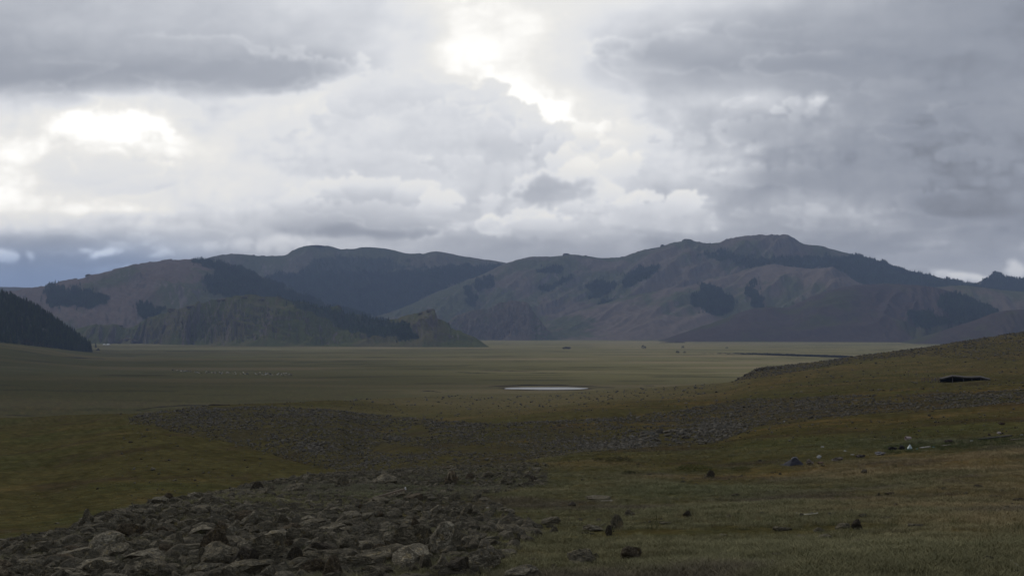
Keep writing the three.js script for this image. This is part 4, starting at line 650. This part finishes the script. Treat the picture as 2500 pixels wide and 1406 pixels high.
for (const [key, list, where] of [['A', [[412, 16, 6], [345, 22, 5], [330, 14, 4], [215, 24, 7], [150, 30, 6], [180, 16, 6], [265, 20, 5], [120, 22, 4], [300, 14, 4], [95, 14, 3]], 'left mountain'], ['B', [[562, 14, 5], [590, 8, 4], [618, 12, 4], [642, 30, 5], [660, 14, 4], [770, 50, 5], [815, 20, 4]], 'distant mountains'], ['C', [[1302, 14, 4], [1340, 12, 4], [1385, 40, 7], [1432, 18, 6], [1345, 18, 4], [1520, 14, 5], [1580, 30, 6], [1620, 26, 6], [1682, 46, 8], [1660, 30, 7], [1705, 24, 6], [1818, 10, 4], [1900, 50, 5], [1925, 24, 5]], 'right range'], ['D', [[2432, 16, 12], [2443, 12, 7]], 'farthest right hill'], ['M1', [[1050, 30, 10], [1030, 30, 8], [1095, 14, 9], [826, 26, 10], [600, 50, 8], [540, 40, 7], [470, 50, 8], [420, 40, 8], [290, 30, 5], [640, 40, 8]], 'craggy hill']]) {
  list.forEach(([x, w, h], i) => {
    const [X, Y, Z] = hills[key].surf(AZ(x), 0.985), sc = Math.hypot(X, Z) / F, m = mesh('crag', rockGeos[[0, 5, 6, 3, 7][i % 5]], rockMats[2]); m.scale.set(w * sc * 0.8, h * sc * 2.6, w * sc * 0.7); m.position.set(X, Y - h * sc * 0.3, Z); m.rotation.y = i * 1.3 % 0.8;
    tag(m, 'bare rock crag on the crest of the ' + where, 'crag', 'crags on the crest of the ' + where);
  });
}

// ---------------------------------------------------------------- grass
{
  const q = rng(77), blades = (seed, n, spread, lean) => { const p = rng(seed), v = []; for (let i = 0; i < n; i++) { const a = p() * 6.283, r = Math.sqrt(p()) * spread, x = Math.cos(a) * r, z = Math.sin(a) * r, h = 0.5 + 0.5 * p(), b = p() * 6.283, l = lean * (0.3 + p()), w = 0.010 + 0.010 * p(), cx = Math.cos(b), cz = Math.sin(b), tx = x + cx * l * h, tz = z + cz * l * h, mx = x + cx * l * h * 0.35, mz = z + cz * l * h * 0.35; v.push(x - cz * w, -0.05, z + cx * w, x + cz * w, -0.05, z - cx * w, mx, h * 0.62, mz, mx - cz * w * 0.7, h * 0.55, mz + cx * w * 0.7, mx + cz * w * 0.7, h * 0.55, mz - cx * w * 0.7, tx, h, tz); } return geo(v); };
  const kinds = [blades(1, 30, 0.6, 0.6), blades(2, 36, 0.8, 0.9), blades(3, 22, 0.45, 0.4)], mats = [[], [], []], cols = [[], [], []], c = [0, 0, 0];
  const blade = new THREE.MeshPhysicalMaterial({ color: 0xffffff, roughness: 1, specularIntensity: 0, side: THREE.DoubleSide });
  const A0 = AZ(-120), A1 = AZ(2620);
  for (let i = 0; i < 230000; i++) {
    const az = lerp(A0, A1, q()), r = 7.5 + 66 * Math.pow(q(), 1.35), X = Math.sin(az) * r, Z = -Math.cos(az) * r, thick = fbm(X / 2.2, Z / 2.2, 3, 61) + 0.6 * fbm(X / 9, Z / 9, 2, 62);
    if (q() > (0.64 + 0.85 * thick) * (1 - sstep(38, 72, r))) continue;
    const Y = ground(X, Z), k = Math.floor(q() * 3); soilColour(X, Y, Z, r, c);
    const h = (0.022 + 0.036 * q() + 0.05 * clamp(thick) * clamp(thick * 1.5)) * (1 + r / 90), w = h * (1.7 + 1.0 * q()), straw = q() < 0.22 ? 1 : 0, v = 0.85 + 0.6 * q();
    mats[k].push(M4(X, Y, Z, w, h, w, q() * 6.28)); cols[k].push(tint((c[0] * 1.3 + straw * 0.09) * v, (c[1] * 1.4 + straw * 0.075) * v, (c[2] * 1.8 + straw * 0.04) * v));
  }
  kinds.forEach((g, k) => stuff('steppe_grass', g, blade, mats[k], cols[k], 'short olive and straw-coloured grass covering the near slope', 'grass'));
  const dm = [], dc = []; for (let i = 0; i < 4000; i++) { const az = lerp(A0, A1, q()), r = 9 + 48 * q(), X = Math.sin(az) * r, Z = -Math.cos(az) * r; if (fbm(X / 3.5, Z / 3.5, 3, 67) + 0.4 * (q() - 0.5) < 0.12) continue; const h = 0.07 + 0.09 * q(), w = 0.09 + 0.1 * q(), v = 0.7 + 0.7 * q(), g = q() < 0.4; dm.push(M4(X, ground(X, Z), Z, w, h, w, q() * 6)); dc.push(g ? tint(0.09 * v, 0.1 * v, 0.045 * v) : tint(0.24 * v, 0.19 * v, 0.1 * v)); }
  stuff('dry_stalks', kinds[2], blade, dm, dc, 'taller dry stalks and tufts standing in the near grass', 'grass');
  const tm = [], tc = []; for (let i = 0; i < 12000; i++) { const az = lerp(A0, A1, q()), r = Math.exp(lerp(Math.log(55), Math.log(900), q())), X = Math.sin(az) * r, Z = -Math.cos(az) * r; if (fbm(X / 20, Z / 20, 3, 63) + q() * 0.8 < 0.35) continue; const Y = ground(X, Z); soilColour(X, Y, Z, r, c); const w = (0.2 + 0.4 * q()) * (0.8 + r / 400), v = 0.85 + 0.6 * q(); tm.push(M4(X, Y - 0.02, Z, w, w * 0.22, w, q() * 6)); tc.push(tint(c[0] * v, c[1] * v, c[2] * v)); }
  stuff('tussocks', roundBush(91, 40, 0.28), blade, tm, tc, 'low tussocks dotted over the grassy slopes', 'grass');
  // rank green weeds along the litter line, low shrubs
  const wm = [], wc = []; for (let i = 0; i < 420; i++) { const x = 2165 + q() * 340, y = 1101 - (x - 2165) * 0.085 + (q() - 0.5) * 22, g = onGround(x, y, 15, 200); wm.push(M4(g.x, g.y, g.z, 0.2, 0.07 + 0.1 * q(), 0.2, q() * 6)); const v = 0.7 + 0.5 * q(); wc.push(tint(0.085 * v, 0.1 * v, 0.045 * v)); }
  stuff('weeds', kinds[1], blade, wm, wc, 'rank green weeds along the line of litter', 'weeds');
  for (const [x, y, w, h, label, c3] of [[1510, 1128, 70, 13, 'low dark shrub below the stony slope, the widest of four', [0.06, 0.056, 0.033]], [1462, 1126, 26, 8, 'small shrub left of the widest low shrub', [0.04, 0.038, 0.022]], [1535, 1160, 36, 11, 'shrub in the grass below the widest low shrub', [0.038, 0.04, 0.022]], [1695, 1150, 90, 14, 'wide green grass clump above the dark peaked rock', [0.075, 0.082, 0.03]], [1810, 1150, 50, 10, 'low green clump right of the wide grass clump', [0.07, 0.075, 0.03]]]) {
    const g = onGround(x, y), t = thing('shrub', g.x, g.y, g.z, x), W = w * g.scale, f = mesh('foliage', roundBush(x + y, 900, 0.07), green(...c3), t); f.scale.set(W, h * g.scale * 1.7, W * 0.6); t.rotation.y = 0;
    const s = mesh('stem', trunkGeo, bark, t); s.scale.set(0.5, h * g.scale * 0.5, 0.5); tag(t, label, 'shrub');
  }
}

// ---------------------------------------------------------------- litter, bones and planks
const std = (r, g, b, rough = 0.8, side = THREE.FrontSide) => new THREE.MeshStandardMaterial({ color: tint(r, g, b), roughness: rough, side });
const plasticWhite = std(0.5, 0.5, 0.48, 0.6, THREE.DoubleSide), bone = std(0.62, 0.58, 0.48, 0.7), woodPale = std(0.2, 0.155, 0.11, 0.9);
function crumple(seed, sx, sy, sz, rough = 0.28) { const g = rockGeo(seed, { sx, sy, sz, cuts: 14, rough, detail: 6 }); return g; }
function litter(name, x, y, w, h, material, label, category, seed, turn = 0) { const g = onGround(x, y), m = mesh(name, crumple(seed, 1, 1, 0.8), material); m.scale.set(w * g.scale, h * g.scale, w * g.scale); m.position.set(g.x, g.y + h * g.scale * 0.36, g.z); m.rotation.y = turn; return tag(m, label, category); }
litter('plastic_bag', 2001, 1120, 13, 10, plasticWhite, 'crumpled white bag above the brown sack', 'bag', 301);
litter('plastic_bag', 2442, 1060, 11, 8, std(0.45, 0.38, 0.36, 0.6), 'whitish bag at the right end of the litter', 'bag', 302);
litter('paper_scrap', 2009, 1093, 12, 5, plasticWhite, 'white twisted scrap left of the pinkish bucket', 'scrap', 303); litter('paper_scrap', 2064, 1103, 9, 4, plasticWhite, 'white scrap between the twisted scrap and the litter heap', 'scrap', 304); litter('paper_scrap', 2083, 1111, 12, 3, plasticWhite, 'flat white scrap above the dark sack', 'scrap', 305); litter('paper_scrap', 2373, 1078, 8, 4, plasticWhite, 'white scrap among the weeds right of the pale board', 'scrap', 306); litter('paper_scrap', 2497, 1064, 8, 5, plasticWhite, 'white scrap at the right edge of the picture', 'scrap', 307); litter('paper_scrap', 1916, 1030, 5, 3, plasticWhite, 'white speck at the lower edge of the stony slope', 'scrap', 308);
litter('sack', 1977, 1135, 28, 17, std(0.16, 0.13, 0.1, 0.9), 'brown sack right of the grey tarpaulin', 'sack', 311); litter('sack', 2004, 1134, 20, 8, std(0.13, 0.075, 0.055, 0.9), 'small reddish sack right of the brown sack', 'sack', 312); litter('sack', 2100, 1117, 26, 9, std(0.07, 0.055, 0.05, 0.8), 'flat dark sack in the middle of the litter line', 'sack', 313); litter('sack', 2148, 1111, 32, 11, std(0.15, 0.14, 0.14, 0.8), 'grey sack left of the black heap', 'sack', 314); litter('sack', 2046, 1127, 30, 13, std(0.15, 0.125, 0.105, 0.9), 'grey-brown sack between the reddish sack and the flat dark sack', 'sack', 315);
litter('ash_heap', 2179, 1100, 26, 11, std(0.03, 0.026, 0.024, 0.9), 'black heap left of the teal-based plastic sheet', 'heap', 321); litter('ash_heap', 2204, 1098, 22, 13, std(0.022, 0.02, 0.02, 0.9), 'black heap touching the teal-based plastic sheet', 'heap', 322); litter('ash_heap', 2316, 1082, 22, 11, std(0.06, 0.045, 0.035, 0.9), 'dark brown heap in the weeds right of the pale board', 'heap', 323);
litter('dung', 2396, 1372, 15, 12, std(0.02, 0.017, 0.014, 0.9), 'black dropping in the grass near the bottom right', 'dung', 331); litter('dung', 2485, 1404, 22, 16, std(0.03, 0.02, 0.015, 0.9), 'dark dropping in the bottom right corner', 'dung', 332); litter('dung', 2157, 1376, 8, 9, std(0.025, 0.02, 0.016, 0.9), 'small dark dropping left of the black one', 'dung', 333); litter('dung', 2447, 1037, 17, 8, std(0.06, 0.035, 0.025, 0.9), 'dark brown mound in the orange grass above the whitish bag', 'dung', 334); litter('dung', 2417, 1064, 10, 7, std(0.06, 0.045, 0.035, 0.9), 'dark mound left of the whitish bag', 'dung', 335);
litter('pale_stone', 720, 1272, 14, 11, std(0.5, 0.45, 0.3, 0.9), 'yellowish white stone lying on the rock field', 'stone', 341);
litter('plastic_scrap', 640, 1360, 9, 8, plasticWhite, 'left one of the two white scraps in the rocks', 'scrap', 351); litter('plastic_scrap', 659, 1361, 12, 9, std(0.68, 0.72, 0.8, 0.3), 'right one of the two white scraps, bluish', 'scrap', 352); litter('plastic_scrap', 824, 1212, 7, 5, plasticWhite, 'white speck in the rocks left of the notched plank', 'scrap', 353);
{ // tarpaulin half over a hump, with a pale upper edge
  const g = onGround(1934, 1136), t = thing('tarpaulin', g.x, g.y, g.z, 0), s = g.scale, v = [], id = [], n = 14;
  for (let j = 0; j <= n; j++) for (let i = 0; i <= n; i++) { const a = i / n - 0.5, b = j / n - 0.5, h = 17 * s * Math.exp(-((a - 0.12) ** 2) * 7 - b * b * 5) * (1 + 0.25 * n2(a * 9, b * 9, 4)) - 0.02; v.push(a * 52 * s, h, b * 44 * s); }
  for (let j = 0; j < n; j++) for (let i = 0; i < n; i++) { const a = j * (n + 1) + i; id.push(a, a + n + 1, a + 1, a + 1, a + n + 1, a + n + 2); }
  const q = new THREE.BufferGeometry(); q.setAttribute('position', new THREE.Float32BufferAttribute(v, 3)); q.setIndex(id); q.computeVertexNormals();
  mesh('sheet', q, new THREE.MeshPhysicalMaterial({ color: tint(0.035, 0.036, 0.045), roughness: 0.85, specularIntensity: 0.3, side: THREE.DoubleSide }), t);
  const pts = []; for (let i = 0; i <= 8; i++) { const a = 0.0 + 0.3 * i / 8, b = -0.05; pts.push(new THREE.Vector3(a * 52 * s, 17 * s * Math.exp(-((a - 0.12) ** 2) * 7) * (1 + 0.25 * n2(a * 9, b * 9, 4)) + 0.005, b * 44 * s)); }
  mesh('pale_seam', new THREE.TubeGeometry(new THREE.CatmullRomCurve3(pts), 16, 0.7 * s, 6), std(0.4, 0.4, 0.43, 0.5), t);
  tag(t, 'grey-blue tarpaulin with a pale seam, left end of the litter', 'tarpaulin');
}
{ // plastic sheet standing in a peak, teal at its base
  const g = onGround(2222, 1099), t = thing('plastic_sheet', g.x, g.y, g.z, 0), s = g.scale;
  const cone = (r, h, y, seed, top) => { const q = rng(seed), v = [], n = 11; for (let i = 0; i < n; i++) { const p = (k) => { const a = k / n * 6.283, w = rngAt(seed + k % n); return [Math.cos(a) * r * (0.7 + 0.5 * w), y, Math.sin(a) * r * (0.7 + 0.5 * w)]; }; v.push(...p(i), ...p(i + 1), top, y + h, 0.02); } return geo(v); };
  function rngAt(k) { return hash(k, 3, 9); }
  mesh('peak', cone(6 * s, 10 * s, 4 * s, 60, 1 * s), std(0.42, 0.5, 0.5, 0.6, THREE.DoubleSide), t); mesh('teal_base', cone(9 * s, 7 * s, -0.5 * s, 70, -1 * s), std(0.1, 0.26, 0.28, 0.5, THREE.DoubleSide), t);
  tag(t, 'white plastic sheet standing in a peak with a teal base', 'plastic sheet');
  for (const [x, y, w, l] of [[2240, 1098, 8, 'teal scrap right beside the peaked plastic sheet'], [2281, 1093, 7, 'teal scrap beyond the pale board']]) litter('plastic_scrap', x, y, w, 4, std(0.1, 0.26, 0.28, 0.5), l, 'scrap', x);
}
{ // bucket on its side
  const g = onGround(2219, 1075), t = thing('bucket', g.x, g.y + 4.5 * g.scale, g.z, 0.2), s = g.scale;
  const b = mesh('body', new THREE.LatheGeometry([[0, 0], [3.6, 0], [4.6, 12], [4.9, 12.2], [4.9, 12.8], [4.4, 12.6], [3.4, 0.5], [0, 0.4]].map(([x, y]) => new THREE.Vector2(x * s, y * s)), 24), std(0.42, 0.33, 0.31, 0.6, THREE.DoubleSide), t); b.rotation.z = Math.PI / 2; b.position.x = 6 * s;
  const h = mesh('handle', new THREE.TorusGeometry(4.8 * s, 0.35 * s, 6, 20, Math.PI), std(0.2, 0.2, 0.2, 0.4), t); h.position.x = -6 * s; h.rotation.y = Math.PI / 2; h.rotation.z = -1.2;
  tag(t, 'pinkish white bucket lying on its side above the peaked plastic sheet', 'bucket');
}
function board(name, a, b, thick, material, label, category, lift = 0.0) {
  const p = onGround(...a), q = onGround(...b), L = Math.hypot(q.x - p.x, q.z - p.z, q.y - p.y), m = mesh(name, new THREE.BoxGeometry(L, thick, thick * 2.2), material);
  m.position.set((p.x + q.x) / 2, (p.y + q.y) / 2 + thick * 0.6 + lift, (p.z + q.z) / 2); m.quaternion.setFromUnitVectors(new THREE.Vector3(1, 0, 0), new THREE.Vector3(q.x - p.x, q.y - p.y, q.z - p.z).normalize()); return tag(m, label, category);
}
board('board', [2248, 1095], [2272, 1092.5], 0.045, std(0.5, 0.46, 0.42, 0.8), 'pale board right of the peaked plastic sheet', 'board'); board('board', [2470, 1076], [2500, 1073], 0.05, std(0.16, 0.12, 0.09, 0.9), 'brown board at the right edge beyond the weeds', 'board'); board('board', [2392, 1075], [2470, 1066], 0.07, std(0.03, 0.026, 0.024, 0.9), 'long charred timber at the right end of the litter', 'timber'); board('stick', [1467, 1224.5], [1496, 1224], 0.022, std(0.55, 0.5, 0.42, 0.8), 'white stick before the long flat slab', 'stick'); board('stick', [1187, 1241], [1224, 1242], 0.018, std(0.45, 0.42, 0.36, 0.8), 'pale stick in the grass right of the notched plank', 'stick'); board('stick', [1035, 1158], [1046, 1163], 0.015, bone, 'short white stick left of the dark pyramid rock', 'stick'); board('board', [2302, 1089], [2322, 1087], 0.03, std(0.4, 0.34, 0.3, 0.8), 'short pale board below the dark brown heap', 'board');
function bent(name, px, radius, material, label, category) { const P = px.map(([x, y]) => { const g = onGround(x, y); return new THREE.Vector3(g.x, g.y + radius * 1.5, g.z); }); return tag(mesh(name, new THREE.TubeGeometry(new THREE.CatmullRomCurve3(P), 24, radius, 6), material), label, category); }
bent('rib_bone', [[1946, 1255.5], [1958, 1258], [1972, 1259], [1986, 1258], [1998, 1255]], 0.013, bone, 'thin white curved bone in the open grass', 'bone');
bent('wire', [[2469, 1370], [2478, 1376], [2487, 1383], [2496, 1389]], 0.006, std(0.5, 0.5, 0.48, 0.5), 'pale thin wire in the grass at the bottom right', 'wire');
{ // the pale plank with a row of notches, propped on the rocks
  const a = onGround(905, 1236), b = onGround(990, 1212), t = thing('notched_plank', (a.x + b.x) / 2, Math.max(a.y, b.y) + 0.05, (a.z + b.z) / 2, 0), L = 80 * (a.scale + b.scale) / 2;
  const sh = new THREE.Shape(); sh.moveTo(-L / 2, 0.035); sh.lineTo(L / 2, 0.035); const n = 11; for (let i = n; i > 0; i--) { const x1 = -L / 2 + L * i / n, x0 = x1 - L / n * 0.45, x2 = x1 - L / n; sh.lineTo(x1, -0.03); sh.lineTo(x0, -0.03); sh.lineTo(x0, 0.005); sh.lineTo(x2, 0.005); } sh.closePath();
  mesh('beam', new THREE.ExtrudeGeometry(sh, { depth: 0.05, bevelEnabled: true, bevelSize: 0.004, bevelThickness: 0.004, bevelSegments: 1 }), woodPale, t);
  mesh('pale_end', new THREE.BoxGeometry(0.03, 0.06, 0.07), std(0.7, 0.68, 0.64, 0.6), t).position.set(L / 2 + 0.015, 0.03, 0.025);
  t.rotation.z = 0.27; tag(t, 'pale plank with a row of notches, propped on the rocks', 'plank');
}

// ---------------------------------------------------------------- the herders' things
{ // open-fronted livestock shelter on the right-hand hill
  const g = onGround(2356, 931.5), s = g.scale, t = thing('livestock_shelter', g.x, g.y, g.z, -Math.atan2(g.x, -g.z));
  const old = std(0.05, 0.042, 0.036, 0.95), dark = std(0.035, 0.03, 0.027, 0.95), grey = std(0.13, 0.12, 0.11, 0.9), D = 6;
  const top = [[-53, 4.5], [-26, 12], [-14, 11], [0, 9.5], [14, 9.2], [34, 10.8], [54, 5.5]].map(([x, y]) => [x * s, y * s]);
  const shp = new THREE.Shape(); shp.moveTo(...top[0]); top.slice(1).forEach((p) => shp.lineTo(...p)); top.slice().reverse().forEach(([x, y]) => shp.lineTo(x, y - 0.2)); shp.closePath();
  const roof = mesh('roof', new THREE.ExtrudeGeometry(shp, { depth: D + 0.6, bevelEnabled: true, bevelSize: 0.04, bevelThickness: 0.04, bevelSegments: 1 }), old, t); roof.position.z = -D;
  const rim = new THREE.CatmullRomCurve3(top.slice(1, 6).map(([x, y]) => new THREE.Vector3(x, y + 0.05, 0.5)), false, 'catmullrom', 0.1); mesh('roof_edge_pole', new THREE.TubeGeometry(rim, 30, 0.05, 6), old, roof).position.z = D - 0.3;
  const wall = new THREE.Shape(); wall.moveTo(top[0][0], -0.8); top.forEach(([x, y]) => wall.lineTo(x, y - 0.22)); wall.lineTo(top[6][0], -0.8); wall.closePath();
  mesh('back_wall', new THREE.ExtrudeGeometry(wall, { depth: 0.2, bevelEnabled: false }), dark, t).position.z = -D + 0.1;
  for (const x of [-51.5, 52.5]) { const w = mesh('side_wall', new THREE.BoxGeometry(0.2, 1.3, D), dark, t); w.position.set(x * s, 0.0, -D / 2 + 0.2); }
  for (const x of [-52, -25, -2, 16, 35]) { const yTop = pchip(top.map((p) => p[0]), top.map((p) => p[1]), x * s) - 0.2, p = mesh('post', new THREE.CylinderGeometry(0.07, 0.09, yTop + 0.5, 8), grey, t); p.position.set(x * s, (yTop - 0.5) / 2, 0.42); }
  const rail = mesh('rail', new THREE.CylinderGeometry(0.05, 0.05, 22 * s, 6), grey, t); rail.position.set(45 * s, 3.6 * s, 0.6); rail.rotation.z = Math.PI / 2 + 0.2;
  tag(t, 'low dark open-fronted livestock shelter on the right-hand hill', 'shelter');
  const f = thing('pen_fence', g.x, g.y, g.z, -Math.atan2(g.x, -g.z)); const wood = std(0.15, 0.12, 0.1, 0.95);
  for (const [x, h] of [[-91, 7], [-85, 8], [-77, 6], [-69, 9], [-62, 7], [-56, 10]]) { const p = mesh('fence_post', new THREE.CylinderGeometry(0.08, 0.1, h * s + 0.4, 7), wood, f); p.position.set(x * s, h * s / 2 - 0.1, 0.2); p.rotation.z = 0.06 * Math.sin(x); }
  for (const [x0, x1, y, r] of [[-92, -66, 3.2, 0.03], [-70, -53, 4.6, -0.04], [-68, -54, 2.0, 0.02], [-90, -76, 5.2, -0.05]]) { const p = mesh('fence_rail', new THREE.CylinderGeometry(0.05, 0.05, (x1 - x0) * s, 6), wood, f); p.rotation.z = Math.PI / 2 + r; p.position.set((x0 + x1) / 2 * s, y * s, 0.12); }
  tag(f, 'rickety pole fence running left from the livestock shelter', 'fence');
  for (const [x, y, h, l] of [[2219, 919, 13, 'thin pole left of the shelter, the left one of two'], [2238, 918, 12, 'thin pole left of the shelter, nearer to it']]) { const k = onGround(x, y), p = mesh('pole', new THREE.CylinderGeometry(0.05, 0.08, h * k.scale, 7), wood); p.position.set(k.x, k.y + h * k.scale / 2 - 0.1, k.z); tag(p, l, 'pole'); }
}
{ // two round felt tents
  const felt = std(0.78, 0.77, 0.73, 0.85), bandM = std(0.5, 0.45, 0.38, 0.9), doorM = std(0.25, 0.09, 0.05, 0.7), q = new THREE.Group();
  const part = (name, g, m) => { const o = new THREE.Mesh(g, m); o.name = name; o.castShadow = o.receiveShadow = true; q.add(o); return o; };
  part('wall', new THREE.LatheGeometry([[3.3, 0], [3.35, 0.9], [3.2, 1.65]].map((p) => new THREE.Vector2(...p)), 28), felt); part('roof', new THREE.LatheGeometry([[3.28, 1.62], [2.4, 2.15], [1.2, 2.6], [0.6, 2.72]].map((p) => new THREE.Vector2(...p)), 28), felt);
  part('smoke_ring', new THREE.TorusGeometry(0.6, 0.08, 8, 20).rotateX(Math.PI / 2).translate(0, 2.74, 0), bandM); part('rope_band', new THREE.TorusGeometry(3.35, 0.05, 6, 36).rotateX(Math.PI / 2).translate(0, 1.0, 0), bandM); part('door', new THREE.BoxGeometry(0.9, 1.4, 0.12).translate(1.2, 0.7, 3.16), doorM);
  [[253, 842.5, 'left one of the two round white felt tents in the valley'], [262.5, 842.8, 'right one of the two round white felt tents, nearer and larger']].forEach(([x, y, l], i) => { const g = onGround(x, y, 1800, 4600), o = i ? q.clone() : q; o.name = numbered('felt_tent'); o.position.set(g.x, g.y, g.z); o.scale.setScalar((i ? 8.6 : 6.6) * g.scale / 6.7); o.rotation.y = i * 0.5; scene.add(o); tag(o, l, 'tent', 'round felt tents in the valley'); });
}
{ // the flock: sheep and goats, bodies one continuous surface each
  const meta = (bones, R) => {
    const n = 34, mc = new MarchingCubes(n, crownMats[0], false, false, 40000), half = n / 2; mc.isolation = 0;
    for (let k = 0; k < n; k++) for (let j = 0; j < n; j++) for (let i = 0; i < n; i++) {
      const x = (i - half) / half * R, y = (j - half) / half * R + 0.5, z = (k - half) / half * R; let d = 9;
      for (const [a, b, ra, rb] of bones) { const ab = [b[0] - a[0], b[1] - a[1], b[2] - a[2]], ap = [x - a[0], y - a[1], z - a[2]], t = clamp((ab[0] * ap[0] + ab[1] * ap[1] + ab[2] * ap[2]) / (ab[0] ** 2 + ab[1] ** 2 + ab[2] ** 2 + 1e-9)), e = Math.hypot(ap[0] - ab[0] * t, ap[1] - ab[1] * t, ap[2] - ab[2] * t) - lerp(ra, rb, t), h = Math.max(0.05 - Math.abs(d - e), 0) / 0.05; d = Math.min(d, e) - h * h * 0.0125; }
      mc.field[i + j * n + k * n * n] = -d;
    }
    mc.update(); const c = mc.count, g = new THREE.BufferGeometry(), p = mc.positionArray.slice(0, c * 3); for (let i = 0; i < c; i++) { p[i * 3] *= R; p[i * 3 + 1] = p[i * 3 + 1] * R + 0.5; p[i * 3 + 2] *= R; }
    g.setAttribute('position', new THREE.BufferAttribute(p, 3)); const m = mergeVertices(g, 1e-4); m.computeVertexNormals(); return m;
  };
  const legs = []; for (const [x, fw] of [[0.27, 1], [-0.3, 0]]) for (const z of [-0.12, 0.12]) legs.push([[x, 0.48, z], [x + (fw ? 0.01 : -0.05), 0.27, z], 0.085, 0.05], [[x + (fw ? 0.01 : -0.05), 0.27, z], [x + 0.01, 0.02, z], 0.05, 0.036]);
  const trunk = [[[-0.34, 0.6, 0], [0.3, 0.6, 0], 0.2, 0.19], [[-0.1, 0.54, 0], [0.2, 0.53, 0], 0.2, 0.19], [[-0.48, 0.56, 0], [-0.52, 0.45, 0], 0.06, 0.04], ...legs];
  const up = [...trunk, [[0.3, 0.66, 0], [0.52, 0.86, 0], 0.14, 0.09], [[0.52, 0.88, 0], [0.7, 0.8, 0], 0.085, 0.05], [[0.52, 0.91, 0.06], [0.48, 0.9, 0.15], 0.035, 0.025], [[0.52, 0.91, -0.06], [0.48, 0.9, -0.15], 0.035, 0.025]], down = [...trunk, [[0.3, 0.6, 0], [0.55, 0.36, 0], 0.14, 0.09], [[0.55, 0.34, 0], [0.66, 0.18, 0], 0.085, 0.05], [[0.52, 0.36, 0.06], [0.5, 0.42, 0.14], 0.035, 0.025], [[0.52, 0.36, -0.06], [0.5, 0.42, -0.14], 0.035, 0.025]];
  const G = [meta(up, 0.85), meta(down, 0.85)], C = [['white', std(0.6, 0.57, 0.5, 0.95)], ['cream', std(0.42, 0.36, 0.28, 0.95)], ['dark brown', std(0.03, 0.024, 0.02, 0.95)], ['grey', std(0.16, 0.14, 0.12, 0.95)]], q = rng(6);
  for (let i = 0; i < 132; i++) {
    const t = q(), x = 415 + 300 * t, line = t < 0.25 ? lerp(904, 910, t / 0.25) : lerp(910, 915, Math.min(1, (t - 0.25) * 1.6)), y = line + (q() - 0.5) * (3 + 4 * t), k = q() < (t < 0.3 ? 0.55 : 0.3) ? 2 : [0, 0, 1, 3][Math.floor(q() * 4)], g = onGround(x, y, 900, 2600), pose = q() < 0.6 ? 1 : 0;
    const m = mesh('sheep', G[pose], C[k][1]); m.position.set(g.x, g.y - 0.02, g.z); m.rotation.y = q() * 6.28; m.scale.setScalar(1.3 + 0.4 * q());
    tag(m, C[k][0] + ' sheep ' + (pose ? 'grazing with lowered head' : 'standing with raised head') + ' in the flock strung across the valley floor', 'sheep', 'flock on the valley floor');
  }
}

renderer.render(scene, camera);
